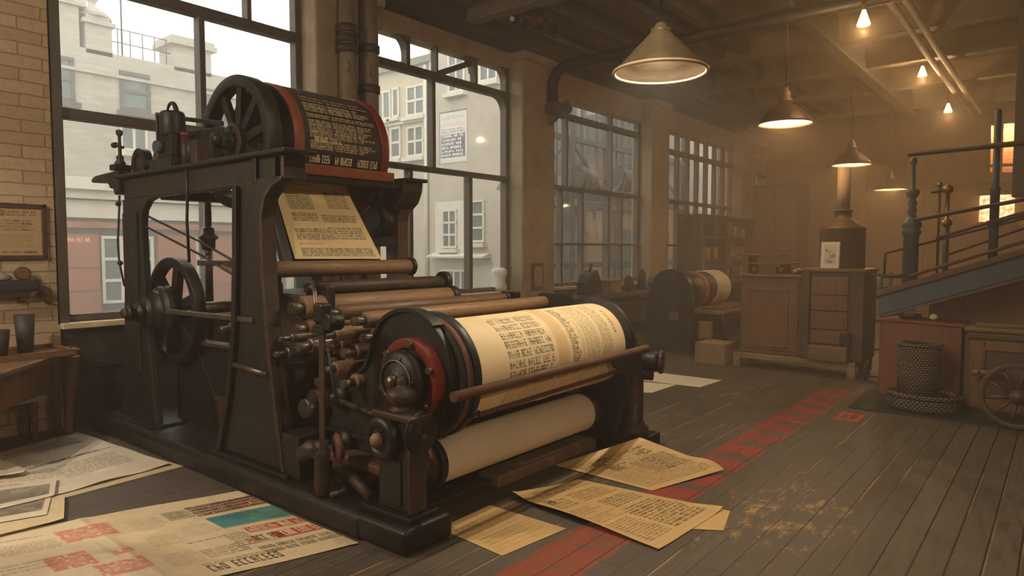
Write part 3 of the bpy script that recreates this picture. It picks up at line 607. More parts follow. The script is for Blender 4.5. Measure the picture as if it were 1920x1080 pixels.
# ---- near side plate with the sweeping top edge
SX, SZ = -2.80, .84
lobe = [(SX-.07+.335*math.cos(t), SZ+.03+.335*math.sin(t)) for t in [R(-78)+R(208)*j/60 for j in range(61)]]
sweep = [(-3.125,1.07),(-3.16,.99),(-3.19,.92),(-3.23,.85),(-3.30,.80),(-3.36,.785),(-3.42,.79),(-3.72,.845)]
out = [(-3.72,.2),(-2.9,.2),(-2.88,.5)]+lobe[0:]+sweep
pl = MB().prism(out, 'Y', 2.60, 2.64).build('side_plate', G, press, bevel=.004)
edge = lobe[37:]+sweep; m = MB(); vs = []
for i, (x, z) in enumerate(edge):
    a = edge[max(i-1, 0)]; b = edge[min(i+1, len(edge)-1)]; d = Vector((b[0]-a[0], 0, b[1]-a[1])).normalized(); nrm = Vector((-d.z, 0, d.x))
    if nrm.dot(Vector((x-SX, 0, z-SZ+1.0))) < 0: nrm = -nrm
    for q, yy in ((-.002, 2.58), (.018, 2.58), (.018, 2.66), (-.002, 2.66)): vs.append(Vector((x, yy, z))+nrm*q)
fs = []
for i in range(len(edge)-1):
    for j in range(4): fs.append((i*4+j, i*4+(j+1) % 4, i*4+4+(j+1) % 4, i*4+4+j))
m.add(vs, fs+[(3,2,1,0), tuple(len(vs)-4+j for j in range(4))]); m.build('edge_flange', G, pl)
for x, z, r in ((-3.46,.64,.075), (-3.42,.36,.085)):
    MB().lathe([(0,-.10),(r*.4,-.10),(r*.45,-.06),(r*.8,-.05),(r,-.03),(r,0)], (x, 2.60, z), (0,1,0), 28).build('boss', I, pl)
MB().cyl((-3.44, 2.54, .63), (-2.78, 2.44, .615), .016, 12).build('tie_rod', B_, press)
MB().box(-3.7, -2.7, 2.575, 2.60, .40, .43).build('plate_rib', I, pl, bevel=.006)
MB().box(-3.62, -2.72, 2.46, 2.60, .27, .335).build('plate_shelf', M['rust'], pl, bevel=.02)
MB().box(-3.75, -3.56, 2.34, 2.56, .145, .42).build('ink_tray', G, press, bevel=.01)
MB().tube([(-3.4, 2.5, .25), (-3.1, 2.42, .22), (-2.95, 2.4, .17)], .035, 10).build('waste_hose', B_, press)
MB().tube([(-3.3, 2.45, .2), (-3.15, 2.36, .17), (-3.2, 2.3, .16)], .02, 10).build('waste_hose', B_, press)
# reel head: discs, red rings, boss
def disc(r0, r1, y0, y1, mat, name, par, n=64): return MB().lathe([(r0, y0), (r1, y0), (r1, y1), (r0, y1)], (SX, 0, SZ), (0,1,0), n, closed=True).build(name, M[mat], par, bevel=.004)
fg = disc(.03, .36, 2.70, 2.75, 'iron', 'reel_flange', press, 80)
disc(.03, .345, 2.66, 2.70, 'rust', 'red_ring', fg); disc(.03, .33, 2.645, 2.67, 'iron', 'dark_ring', fg)
disc(.17, .225, 2.53, 2.62, 'redpaint', 'red_ring', fg); disc(.03, .18, 2.56, 2.6, 'iron', 'dark_ring', fg)
bs = MB().lathe([(0,2.43),(.05,2.43),(.06,2.44),(.09,2.44),(.105,2.45),(.145,2.455),(.165,2.475),(.165,2.50),(.11,2.515),(.09,2.55),(0,2.55)], (SX, 0, SZ), (0,1,0), 48).build('boss_cover', I, fg)
MB().lathe([(.108,2.435),(.118,2.435),(.118,2.456),(.108,2.456)], (SX, 0, SZ), (0,1,0), 48, closed=True).build('cover_ridge', ST, bs)
MB().lathe([(0,-.05),(.03,-.045),(.04,-.02),(.04,0)], (SX, 2.44, SZ), (0,1,0), 20).build('cover_knob', ST, bs)
for j in range(6):
    a = R(20+60*j); MB().cyl((SX+.2*math.cos(a), 2.50, SZ+.2*math.sin(a)), (SX+.2*math.cos(a), 2.55, SZ+.2*math.sin(a)), .018, 12).build('bolt', ST, fg)
for j in range(5):
    a = R(75+72*j); MB().lathe([(0,-.012),(.009,-.008),(.01,0)], (SX+.125*math.cos(a), 2.452, SZ+.125*math.sin(a)), (0,1,0), 10).build('screw', ST, bs)
MB().lathe([(0,-.06),(.04,-.06),(.045,-.04),(.045,0)], (SX-.19, 2.60, SZ-.04), (0,1,0), 18).build('boss', B_, pl)
disc(.03, .36, 4.40, 4.44, 'iron', 'reel_flange', press, 80)
# lower reel ends
MB().lathe([(0,-.03),(.05,-.03),(.055,-.02),(.12,-.02),(.125,0),(.125,.02),(0,.02)], (SX, 2.68, .335), (0,1,0), 40).build('spool_end', RB, press)
MB().lathe([(.13,0),(.15,0),(.15,.045),(.13,.045)], (SX, 2.655, .335), (0,1,0), 48, closed=True).build('spool_ring', I, press)
MB().lathe([(0,0),(.14,0),(.14,.14),(.11,.17),(0,.17)], (SX, 4.256, .335), (0,1,0), 40).build('spool_end', I, press)
# near corner post with finial and hand knob
cp = MB().box(-2.85, -2.60, 2.36, 2.46, .172, .66).build('corner_post', G, press, bevel=.012)
MB().box(-2.61, -2.585, 2.35, 2.47, .175, .65).build('post_side', B_, cp, bevel=.006)
MB().box(-2.78, -2.66, 2.35, 2.362, .2, .45).build('post_panel', I, cp, bevel=.005)
MB().prism([(-2.875,.66),(-2.56,.66),(-2.555,.69),(-2.59,.70),(-2.87,.70)], 'Y', 2.33, 2.49).build('post_cap', B_, cp, bevel=.012)
MB().lathe([(.07,0),(.065,.012),(.05,.02),(.05,.035),(.078,.05),(.086,.08),(.078,.108),(.045,.122),(.03,.13),(.026,.142),(.03,.16),(.02,.178),(0,.186)], (-2.71, 2.41, .70), n=36).build('finial', B_, cp)
kn = MB().lathe([(.06,-.035),(.09,-.05),(.115,-.035),(.122,0),(.122,.02),(.06,.02)], (-2.78, 2.345, .555), (0,1,0), 40, closed=True).build('knob_wheel', I, cp)
MB().cyl((-2.78, 2.31, .555), (-2.78, 2.365, .555), .07, 24).build('knob_core', I, kn)
MB().lathe([(0,-.05),(.025,-.048),(.035,-.03),(.035,0)], (-2.78, 2.315, .555), (0,1,0), 20).build('knob_button', M['woodpale'], kn)
MB().lathe([(.02,-.01),(.11,-.01),(.115,.01),(.02,.01)], (-2.58, 2.42, .60), (1,0,0), 32, closed=True).build('rear_washer', I, cp)
# far corner post
fp = MB().lathe([(.125,0),(.125,.07),(.10,.10),(.085,.12),(.082,.52),(.09,.54)], (-2.56, 4.62, .12), n=28).build('corner_post', B_, press)
MB().box(-2.70, -2.47, 4.42, 4.6, .60, .82).build('clamp_head', B_, fp, bevel=.03)
MB().cyl((-2.56, 4.66, .70), (-2.38, 4.70, .70), .075, 24, ch=.02).build('clamp_barrel', I, fp)
MB().cyl((-2.38, 4.70, .70), (-2.35, 4.71, .70), .09, 24, ch=.008).build('barrel_rim', B_, fp)
MB().cyl((-2.56, 4.64, .60), (-2.42, 4.68, .60), .045, 16).build('lock_screw', I, fp)
MB().lathe([(.06,0),(.06,.03),(.035,.04),(.04,.06),(.03,.075),(0,.08)], (-2.55, 4.6, .80), n=20).build('clamp_nut', I, fp)
# rusty guard bar before the printed roll, thin bar under it
gb = MB().tube([(-2.40, 2.48, .80), (-2.40, 4.55, .82)], .028, 16).build('guard_bar', RB, press)
MB().bar((-2.44, 2.72, .66), (-2.44, 4.5, .70), .02, .025).build('lower_bar', RB, press, bevel=.004)
MB().prism([(4.10,.80),(4.5,.80),(4.52,.62),(4.35,.64),(4.16,.72)], 'X', -2.47, -2.42).build('bar_bracket', B_, press, bevel=.01)
MB().bar((-2.44, 2.72, .67), (-2.62, 2.7, .60), .03, .03).build('bar_stay', I, press, bevel=.004)
# tall flat strut with clamp and valve at the near edge
sp = MB().bar((-3.27, 2.30, .15), (-3.25, 2.30, 1.20), .05, .012, (0,1,0)).build('strut', B_, press, bevel=.003)
MB().box(-3.30, -3.20, 2.27, 2.34, 1.08, 1.13).build('strut_clamp', I, sp, bevel=.008)
MB().cyl((-3.16, 2.26, 1.15), (-3.16, 2.36, 1.15), .05, 20, ch=.01).build('clamp_wheel', I, sp)
MB().box(-3.30, -3.21, 2.27, 2.34, 1.14, 1.25).build('strut_head', I, sp, bevel=.015)
MB().tube([(-3.31, 2.31, 1.11), (-3.40, 2.36, 1.30), (-3.48, 2.40, 1.36)], .012, 10).build('bright_lever', ST, sp)
MB().tube([(-3.20, 2.30, 1.0), (-3.16, 2.30, .8), (-3.13, 2.32, .68)], .007, 8).build('wire', M['rubber'], sp)
MB().lathe([(.035,0),(.045,.06),(.04,.2),(.05,.22),(.05,.25),(.035,.27),(.04,.31)], (-3.26, 2.29, .155), n=20).build('valve_body', B_, press)
vb_ = press.children[-1]
MB().tube([(-3.26, 2.29, .40), (-3.34, 2.27, .41), (-3.40, 2.26, .37), (-3.43, 2.26, .33)], [.05, .05, .045, .02], 14).build('valve_spout', B_, vb_)
MB().lathe([(.02,-.02),(.07,-.02),(.09,0),(.07,.02),(.02,.02)], (-3.2, 2.36, .42), (.4,1,.1), 28, closed=True).build('valve_wheel', RB, vb_)
# ------------------------------------------------------------------ printed sheets: ink laid per vertex on fine grids
def lin(c): return np.array(srgb(*c)[:3])
PAPER = lin((222,204,166)); PAPERW = lin((226,216,192)); TAN = lin((206,172,116)); INK = lin((40,34,30)); GREYI = lin((110,98,82)); REDI = lin((178,52,46))
class Pic:
    def __init__(s, w, h, paper):
        s.w, s.h = w, h; s.a = np.ones((h, w, 3))*paper
        g = RNG.random((h//12+2, w//12+2)); yy = np.linspace(0, g.shape[0]-1.01, h); xx = np.linspace(0, g.shape[1]-1.01, w)
        y0 = yy.astype(int); x0 = xx.astype(int); fy = (yy-y0)[:, None]; fx = (xx-x0)[None]
        n = (g[y0][:, x0]*(1-fx)+g[y0][:, x0+1]*fx)*(1-fy)+(g[y0+1][:, x0]*(1-fx)+g[y0+1][:, x0+1]*fx)*fy
        s.a *= (1-.10*n[..., None])
    def put(s, x0, y0, x1, y1, c, al=1.0):
        X0, X1 = sorted((int(round(x0)), int(round(x1)))); Y0, Y1 = sorted((int(round(y0)), int(round(y1))))
        X0 = max(X0, 0); Y0 = max(Y0, 0); X1 = min(max(X1, X0+1), s.w); Y1 = min(max(Y1, Y0+1), s.h)
        if X1 > X0 and Y1 > Y0: s.a[Y0:Y1, X0:X1] = s.a[Y0:Y1, X0:X1]*(1-al)+c*al
    def rect(s, u0, v0, u1, v1, c, al=1.0): s.put(u0*s.w, v0*s.h, u1*s.w, v1*s.h, c, al)
    def blotch(s, u0, v0, u1, v1, c, al=.8, dens=.75, cell=5):
        # an uneven hand-stamped patch
        X0, X1, Y0, Y1 = max(0, int(u0*s.w)), min(s.w, int(u1*s.w)), max(0, int(v0*s.h)), min(s.h, int(v1*s.h)); h, w = Y1-Y0, X1-X0
        if h < 2 or w < 2: return
        g = RNG.random((h//cell+2, w//cell+2)); m = np.kron(g, np.ones((cell, cell)))[:h, :w]
        yy, xx = np.mgrid[0:h, 0:w]; e = np.minimum(np.minimum(xx, w-1-xx)/max(w*.08, 1), np.minimum(yy, h-1-yy)/max(h*.12, 1))
        k = ((m < dens)*np.clip(e*2, 0, 1)*al*(.75+.25*RNG.random((h, w))))[..., None]
        s.a[Y0:Y1, X0:X1] = s.a[Y0:Y1, X0:X1]*(1-k)+c*k
    def frame(s, u0, v0, u1, v1, c, t=1.2, al=.8):
        x0, x1, y0, y1 = u0*s.w, u1*s.w, v0*s.h, v1*s.h
        s.put(x0, y0, x1, y0+t, c, al); s.put(x0, y1-t, x1, y1, c, al); s.put(x0, y0, x0+t, y1, c, al); s.put(x1-t, y0, x1, y1, c, al)
    def text(s, u0, v0, u1, v1, rows, cw, c=INK, al=.85, gh=.62, ragged=.1, wt=.3, skip=.0):
        # rows of made-up letters: a few stems and bars each, words parted by gaps
        x0, x1, y0, y1 = u0*s.w, u1*s.w, v0*s.h, v1*s.h; rh = (y1-y0)/rows; g = rh*gh; st = max(1, cw*wt)
        for r in range(rows):
            if random.random() < skip: continue
            y = y0+r*rh; x = x0; end = x1-(x1-x0)*random.random()*ragged
            while x+cw < end:
                wl = random.randint(2, 9)
                for _ in range(wl):
                    if x+cw > end: break
                    k = random.random(); A = min(1, al*1.25)*(.8+.2*random.random()); w = cw*.78
                    if cw < 3: s.put(x, y+g*.1*random.random(), x+w, y+g, c, A*(.45+.55*random.random()))
                    else:
                        s.put(x, y, x+st, y+g, c, A)
                        if k < .6: s.put(x+w-st, y+(g*.4 if k < .2 else 0), x+w, y+g, c, A)
                        if k > .25: s.put(x, y, x+w, y+max(1, g*.16), c, A)
                        if k < .45 or k > .8: s.put(x, y+g*.42, x+w, y+g*.42+max(1, g*.15), c, A)
                        if k > .5: s.put(x, y+g-max(1, g*.16), x+w, y+g, c, A)
                    x += cw
                x += cw*.8
    def soft(s):
        a = s.a; b = a.copy(); b[1:-1, 1:-1] = (a[1:-1, 1:-1]*12+a[:-2, 1:-1]+a[2:, 1:-1]+a[1:-1, :-2]+a[1:-1, 2:])/16; s.a = b; return s
def grid_mesh(name, pts, pic, mat, wrap=False):
    h, w = pts.shape[:2]; n = h*w; me = bpy.data.meshes.new(name)
    idx = np.arange(n).reshape(h, w)
    a = idx[:-1, :-1]; b = idx[:-1, 1:]; c = idx[1:, 1:]; d = idx[1:, :-1]
    q = np.stack([a, d, c, b], -1).reshape(-1, 4); nf = len(q)
    me.vertices.add(n); me.vertices.foreach_set('co', pts.reshape(-1).astype(np.float32))
    me.loops.add(nf*4); me.loops.foreach_set('vertex_index', q.reshape(-1).astype(np.int32))
    me.polygons.add(nf); me.polygons.foreach_set('loop_start', np.arange(0, nf*4, 4, dtype=np.int32)); me.polygons.foreach_set('loop_total', np.full(nf, 4, dtype=np.int32))
    me.polygons.foreach_set('use_smooth', np.ones(nf, dtype=bool)); me.update(calc_edges=True)
    at = me.color_attributes.new('ink', 'FLOAT_COLOR', 'POINT'); col = np.ones((n, 4), np.float32); col[:, :3] = pic.a.reshape(-1, 3)
    at.data.foreach_set('color', col.reshape(-1)); me.materials.append(mat); me.validate(); return me
def grid_obj(name, fn, pic, mat=None, parent=None):
    h, w = pic.h, pic.w; u, v = np.meshgrid(np.linspace(0, 1, w), np.linspace(0, 1, h)); pts = fn(u, v)
    lo = pts.reshape(-1, 3).min(0); hi = pts.reshape(-1, 3).max(0); o = np.array([(lo[0]+hi[0])/2, (lo[1]+hi[1])/2, lo[2]])
    me = grid_mesh(name, pts-o, pic, mat or M['print']); ob = bpy.data.objects.new(name, me); COL.objects.link(ob); ob.location = o
    if parent is not None: adopt(ob, parent)
    return ob
def flat(O, U, V, z0=.002, bump=None):
    O, U, V = (np.array(list(a)[:2]+[0.0]) for a in (O, U, V))
    def fn(u, v):
        p = O + u[..., None]*U + v[..., None]*V; z = z0 + (bump(u, v) if bump else 0*u); p[..., 2] = z; return p
    return fn
def quadfn(A, B, C_, D, z0=.002, bump=None):
    # corners: top-left, top-right, bottom-right, bottom-left
    A, B, C_, D = (np.array(list(map(float, a))+[0.0]*(3-len(a))) for a in (A, B, C_, D))
    def fn(u, v):
        u = u[..., None]; v = v[..., None]; p = (A*(1-u)+B*u)*(1-v)+(D*(1-u)+C_*u)*v; p[..., 2] += z0
        if bump: p[..., 2] += bump(u[..., 0], v[..., 0])
        return p
    return fn
def uvin(O, U, V):
    m = np.linalg.inv(np.array([[U[0], V[0]], [U[1], V[1]]]))
    def f(px, py): return m @ (pz(px, py)[:2]-np.array(O[:2]))
    return f
# -- big newspaper in the front left corner
O = np.array([-4.60, .685]); U = np.array([.52, 1.545]); V = np.array([1.235, -.01])
P = Pic(620, 420, PAPER); f = uvin(O, U, V)
def zz(x, y): return f(x*.3646, 780+y*.3646)
def blk(*c):
    q = np.array([zz(*p) for p in c]); return q[:, 0].min(), q[:, 1].min(), q[:, 0].max(), q[:, 1].max()
P.rect(0, 0, .47, 1, PAPERW, .55); P.rect(.47, 0, .485, 1, GREYI, .18); P.rect(0, .5, 1, .505, GREYI, .12)
def ctr(x, y, w, h):
    a = zz(x, y); return a[0]-w/2, a[1]-h/2, a[0]+w/2, a[1]+h/2
b = ctr(1190, 462, .27, .17); P.rect(*b, lin((150,110,90)), .4); P.text(*b, 4, 6, INK, 1, .8, 0, .4); P.text(*b, 4, 6, INK, 1, .8, 0, .4); P.blotch(b[0]+.08, b[1]+.045, b[2], b[3], REDI, .45, .6, 4)
b = ctr(1290, 522, .24, .19); P.rect(*b, lin((74,138,142)), 1); P.blotch(b[0], b[1], b[2], b[1]+.06, lin((58,112,128)), .8, .7, 6); P.blotch(b[0]+.1, b[1], b[2], b[3]-.03, lin((116,156,92)), .75, .5, 5); P.rect(b[0], b[3]-.02, b[2], b[3], lin((150,170,130)), .7)
b = ctr(1470, 553, .27, .075); P.rect(*b, REDI, .9); P.text(b[0], b[1]+.005, b[2], b[3], 1, 8, PAPER, .85, .85, 0)
b = ctr(1525, 592, .27, .085); P.rect(b[0]+.06, b[1], b[2], b[3], REDI, .9); P.text(b[0], b[1]+.005, b[0]+.09, b[3], 1, 8, INK, .9, .85, 0); P.text(b[0]+.09, b[1]+.005, b[2], b[3], 1, 8, PAPER, .85, .85, 0)
b = ctr(1600, 640, .30, .10); P.text(*b, 2, 5, INK, .9, .8, 0)
b = ctr(1490, 620, .3, .01); P.rect(*b, INK, .5)
b = ctr(915, 515, .08, .12); P.rect(*b, GREYI, .45); P.frame(*b, INK); P.text(b[0]+.01, b[1]+.02, b[2]-.01, b[3]-.02, 3, 7, INK, .6)
b = ctr(760, 560, .1, .18); P.text(*b, 10, 2, GREYI, .45)
b = ctr(860, 640, .1, .14); P.text(*b, 9, 2, GREYI, .45)
b = ctr(1020, 590, .12, .15); P.text(*b, 9, 2, GREYI, .35)
b = ctr(1250, 635, .07, .18); P.text(*b, 9, 3, INK, .7); P.blotch(b[0]+.03, b[3]-.07, b[2], b[3]-.02, REDI, .7)
b = ctr(1170, 695, .13, .11); P.text(*b, 5, 4, INK, .7)
b = ctr(1280, 750, .22, .075); P.text(*b, 1, 11, INK, .85, .9, 0); P.text(b[0], b[1]-.03, b[2], b[1], 2, 3, INK, .6)
b = ctr(950, 735, .1, .16); P.text(*b, 10, 2.5, GREYI, .6)
b = ctr(1080, 640, .13, .02); P.text(*b, 1, 3, INK, .7)
for c, w, h in (((450, 605), .16, .19), ((365, 752), .12, .19), ((640, 778), .14, .15), ((637, 703), .06, .06)):
    b = ctr(*c, w, h); P.blotch(*b, lin((204,92,84)), .75, .9, 6); P.blotch(b[0]+.02, b[1]+.03, b[2]-.02, b[3]-.03, lin((222,190,160)), .6, .5, 4)
b = ctr(165, 680, .17, .13); P.text(*b, 6, 2.5, INK, .5)
b = ctr(100, 790, .2, .12); P.text(*b, 3, 2.5, GREYI, .5)
b = ctr(60, 650, .2, .02); P.text(*b, 1, 3, GREYI, .7)
b = ctr(545, 690, .015, .2); P.text(*b, 14, 2, GREYI, .5)
np_ = grid_obj('newspaper', flat(O, U, V, .004, lambda u, v: .006*np.exp(-((u-.48)/.02)**2)+.012*np.clip(u-.93, 0, 1)*np.sin(v*9)+.004*np.sin(u*7+v*4)**2), P.soft())
tag(np_, 'big newspaper spread with red stamps and a teal picture lying in front of the press', 'newspaper')
# -- broadsheets by the far left end of the press
def sheet_text(P, al=.55):
    P.text(.05, .08, .45, .2, 3, 4, GREYI, al); P.rect(.05, .46, .95, .475, INK, .6); P.text(.08, .44, .9, .5, 1, 5, INK, .8)
    P.text(.55, .1, .93, .25, 4, 3, INK, al); P.text(.1, .55, .5, .72, 6, 3, GREYI, al); P.text(.45, .56, .92, .8, 9, 3, INK, al*.9); P.text(.12, .76, .4, .9, 6, 3, GREYI, al*.8); P.text(.06, .24, .5, .42, 7, 2, GREYI, al*.7)
P = Pic(260, 380, PAPERW); P.rect(.62, .1, .95, .22, INK, .25); sheet_text(P)
A = (-6.1, 1.1); B = (-6.457, 2.106); C_ = (-4.95, 2.20); D = (-4.86, 1.20)
o = grid_obj('broadsheet', quadfn(A, B, C_, D, .012, lambda u, v: .02*np.clip(v-.93, 0, 1)*np.sin(u*14)*4+.004*np.sin(v*8)**2), P.soft())
tag(o, 'large pale printed broadsheet on the floor beside the far left base, on top', 'newspaper', 'broadsheets by the press base')
P = Pic(120, 200, lin((214,196,160))); P.text(.1, .1, .9, .9, 24, 2, GREYI, .4)
o = grid_obj('broadsheet', quadfn((-6.05, 1.08), (-6.36, 2.07), (-4.86, 2.25), (-4.79, 1.22), .003), P.soft()); tag(o, 'torn-edged broadsheet showing a strip under the large pale one', 'newspaper', 'broadsheets by the press base')
def photo_sheet(P):
    P.rect(.08, .3, .92, .84, lin((128,120,108)), .9); P.blotch(.08, .3, .92, .55, lin((170,160,140)), .8, .6, 9); P.blotch(.08, .6, .92, .84, lin((96,92,84)), .6, .6, 9); P.text(.1, .1, .6, .2, 2, 4, GREYI, .5)
for j, (pts, z, lb) in enumerate((( [(122,934), (120,981), (-30,1018), (-30,960)], .024, 'bottom sheet of the loose pile at the left edge, blank margin showing'),
                     ([(103,915), (88,974), (-60,1000), (-40,940)], .03, 'middle sheet of the loose pile with a dark landscape picture'),
                     ([(107,906), (102,940), (-40,975), (-40,920)], .036, 'top sheet of the loose pile with a grey landscape picture'),
                     ([(52,893), (40,900), (-60,912), (-60,850)], .046, 'blank-cornered sheet lying uppermost at the left edge'))):
    P = Pic(110, 110, PAPERW if j else PAPER)
    if j in (1, 2): photo_sheet(P)
    q = [pz(*p)[:2] for p in pts]
    o = grid_obj('loose_sheet', quadfn(q[3], q[0], q[1], q[2], z, lambda u, v: .006*np.clip(u-.85, 0, 1)*6*np.sin(v*5+j)**2), P.soft()); tag(o, lb, 'paper', 'loose sheets at the left edge')
# -- tan sheets in front of the rolls
def ruled(P):
    for j in range(11): P.put(P.w*.06, P.h*(.08+.08*j), P.w*(.94-.2*random.random()), P.h*(.08+.08*j)+1, INK, .5)
    P.text(.08, .18, .5, .3, 2, 3, INK, .45); P.text(.1, .55, .8, .75, 4, 2.5, INK, .4)
P = Pic(200, 160, TAN); ruled(P)
o = grid_obj('ruled_sheet', quadfn((-2.66, 2.63), (-2.668, 3.07), (-2.108, 3.073), (-2.168, 2.59), .003), P.soft()); tag(o, 'small tan ruled sheet on the boards beside the corner block of the press', 'paper')
P = Pic(120, 100, TAN)
o = grid_obj('blank_sheet', quadfn((-2.05, 3.2), (-2.0, 3.85), (-1.5, 3.9), (-1.42, 3.60), .003), P.soft()); tag(o, 'blank sheet peeping out from under the middle tan sheet', 'paper')
P = Pic(240, 330, TAN)
P.text(.03, .03, .16, .95, 5, 3, INK, .0); P.frame(.05, .04, .95, .96, GREYI, 1, .35)
P.text(.2, .05, .95, .14, 2, 3, INK, .5); P.blotch(.14, .17, .24, .25, INK, .95, .7, 3); P.text(.1, .2, .4, .34, 4, 3, INK, .55); P.text(.45, .18, .95, .34, 5, 3, INK, .6)
P.text(.08, .38, .5, .62, 9, 2.5, INK, .5, ragged=.5, skip=.2); P.text(.5, .38, .95, .62, 8, 3.5, INK, .75, skip=.1); P.text(.45, .62, .96, .93, 10, 5, INK, .9, .7, .05); P.text(.08, .64, .42, .93, 12, 3, INK, .6)
o = grid_obj('printed_sheet', quadfn((-2.643, 3.237), (-2.505, 3.795), (-1.54, 3.886), (-1.582, 3.145), .006, lambda u, v: .035*np.exp(-(v/.10)**2)*(1-u)**2+.02*np.clip((u-.85)/.15, 0, 1)**2*np.clip((v-.8)/.2, 0, 1)+.03*np.exp(-((v-.45)/.4)**2)*np.clip(.12-u, 0, 1)*8), P.soft())
tag(o, 'wide tan printed sheet lying over the red floor strip, middle of three', 'paper')
P = Pic(280, 260, TAN); P.rect(0, 0, 1, .09, lin((222,190,132)), .8)
P.text(.06, .14, .94, .34, 6, 4, INK, .85); P.text(.06, .34, .94, .93, 19, 3, INK, .6, ragged=.05); P.blotch(.26, .3, .40, .46, INK, .75, .75, 3); P.text(.5, .36, .95, .7, 9, 4, INK, .75)
c1 = pz(1040, 872, .01); c2 = pz(1200, 820, .15); c3 = pz(1358, 880, .02); c4 = pz(1222, 920, .003)
o = grid_obj('printed_sheet', quadfn(c1, c2, c3, c4, 0, lambda u, v: .03*np.clip((u-.8)/.2, 0, 1)*np.clip((v-.55)/.45, 0, 1)*np.sin((v-.55)/.45*PI)*1.6-.035*np.sin(u*PI)*np.sin(v*PI)*(1-v)), P.soft())
tag(o, 'tan printed sheet with a curled corner propped against the far base of the press', 'paper')
for j, (pts, lb) in enumerate((([(1222,698), (1354,714), (1312,727), (1180,712)], 'sunlit white sheet on the floor behind the far corner post, farther of two'), ([(1180,714), (1268,722), (1222,737), (1150,735)], 'sunlit white sheet on the floor just behind the clamp post, nearer of two'))):
    q = [pz(*p)[:2] for p in pts]; P = Pic(60, 60, lin((232,222,196)))
    o = grid_obj('white_sheet', quadfn(*q, .003+.003*(1-j)), P); tag(o, lb, 'paper', 'white sheets beyond the press')
# -- sheet on the platen
P = Pic(270, 210, lin((216,194,142))); P.text(.05, .04, .5, .08, 1, 3, INK, .5)
P.rect(.12, .16, .44, .38, INK, .12); P.text(.12, .17, .44, .38, 7, 3.2, INK, .75, .7, 0); P.text(.62, .14, .93, .36, 7, 3, INK, .6, .7, .1); P.text(.12, .42, .46, .53, 4, 3, INK, .7, .75, .1); P.text(.48, .44, .94, .54, 4, 3, INK, .75, .75, .05)
P.text(.1, .62, .5, .77, 5, 3, INK, .75, .75, .0); P.text(.5, .6, .94, .76, 5, 3.2, INK, .75, .75, .0); P.text(.1, .86, .95, .97, 4, 3.2, INK, .8, .8, 0); P.text(.1, .8, .4, .83, 1, 2, INK, .5)
def fsheet(u, v):
    A = np.array([-4.585, 2.82, 2.07]); B = np.array([-4.585, 3.47, 2.08]); C3 = np.array([-4.16, 3.5, 1.478]); D3 = np.array([-4.30, 2.82, 1.483]); u = u[..., None]; v = v[..., None]
    p = (A*(1-u)+B*u)*(1-v)+(D3*(1-u)+C3*u)*v; n = np.array([.8, 0, .6]); lift = .004+.01*np.clip(1-v/.25, 0, 1)**2; return p+n*lift
o = grid_obj('printed_sheet', fsheet, P.soft()); tag(o, 'freshly printed yellowed sheet sloping down under the drum onto the brown roller', 'paper')
# -- raised type plate round the drum
P = Pic(330, 260, lin((52,46,38))); PALE = lin((222,206,164))
for j in range(26): P.text(.02, .03+.9*j/30, .98, .03+.9*(j+.8)/30, 1, 4.6, PALE, 0.52 if j % 3 else .76, .9, .25, .4, .14)
for x in (.32, .66): P.rect(x, 0, x+.03, .88, lin((46,41,35)), .8)
for j in range(40): P.rect(RNG.random(), .05, 0, .05, PALE, 0)
P.text(.08, .64, .5, .72, 1, 8, PALE, .7, .9, .2); P.rect(.02, .86, .98, .985, lin((40,36,31)), 1)
P.text(.03, .87, .31, .975, 1, 9, lin((236,222,184)), 1, .95, 0); P.text(.36, .87, .63, .975, 1, 9, lin((236,222,184)), 1, .95, 0); P.text(.68, .87, .98, .975, 1, 9, lin((236,222,184)), 1, .95, 0)
def fdrum(u, v):
    th = R(50)+(R(-20)-R(50))*v; r = DR+.008; return np.stack([DX+r*np.cos(th), 3.09+.69*u, DZ+r*np.sin(th)], -1)
grid_obj('type_plate', fdrum, P.soft(), M['plateprint'], drum)
# -- printed roll and blank roll in the reel
ROLL = lin((236,214,168))
P = Pic(360, 460, ROLL)
vv = lambda deg: (130-deg)/360.0   # share of the way round, downwards on the camera side
P.rect(.5, 0, .56, 1, lin((206,166,104)), .55); P.rect(.485, 0, .5, 1, lin((170,130,84)), .3); P.rect(.66, 0, .675, 1, lin((190,160,110)), .35); P.rect(.93, 0, 1, 1, lin((226,196,140)), .4)
for j in range(8): P.text(.19, vv(68-11.5*j), .475, vv(59-11.5*j), 1, 5.6, INK, .72, .95, .04, .22)
P.text(.2, vv(72), .47, vv(66), 2, 4, lin((150,110,70)), .6)
for k in range(46): x = .19+.78*k/46; P.rect(x, vv(-24), x+.006, vv(-60-8*random.random()), INK, .55 if x < .48 or x > .56 else .0)
P.text(.585, vv(78), .65, vv(-20), 30, 3.2, INK, .75, .75, .3)
P.text(.69, vv(80), .80, vv(-26), 44, 2.4, INK, .55, .7, .05); P.text(.81, vv(80), .90, vv(-26), 40, 2.4, INK, .6, .75, .1); P.text(.925, vv(60), .955, vv(20), 8, 4, INK, .7)
RX, RZ, RR = SX, SZ, .302
def froll(u, v):
    th = R(130)-2*PI*v; rr = RR+.004*np.exp(-((u-.53)/.03)**2); return np.stack([RX+rr*np.cos(th), 2.752+1.646*u, RZ+rr*np.sin(th)], -1)
o = grid_obj('paper_roll', froll, P.soft()); tag(o, 'fat cream paper roll printed with columns of text, upper roll in the press', 'paper roll')
P = Pic(60, 90, lin((226,214,188)))
def froll2(u, v):
    th = R(130)-2*PI*v; return np.stack([RX+.137*np.cos(th), 2.702+1.55*u, .335+.137*np.sin(th)], -1)
o = grid_obj('paper_roll', froll2, P); tag(o, 'thinner blank white paper roll slung beneath the printed one', 'paper roll')
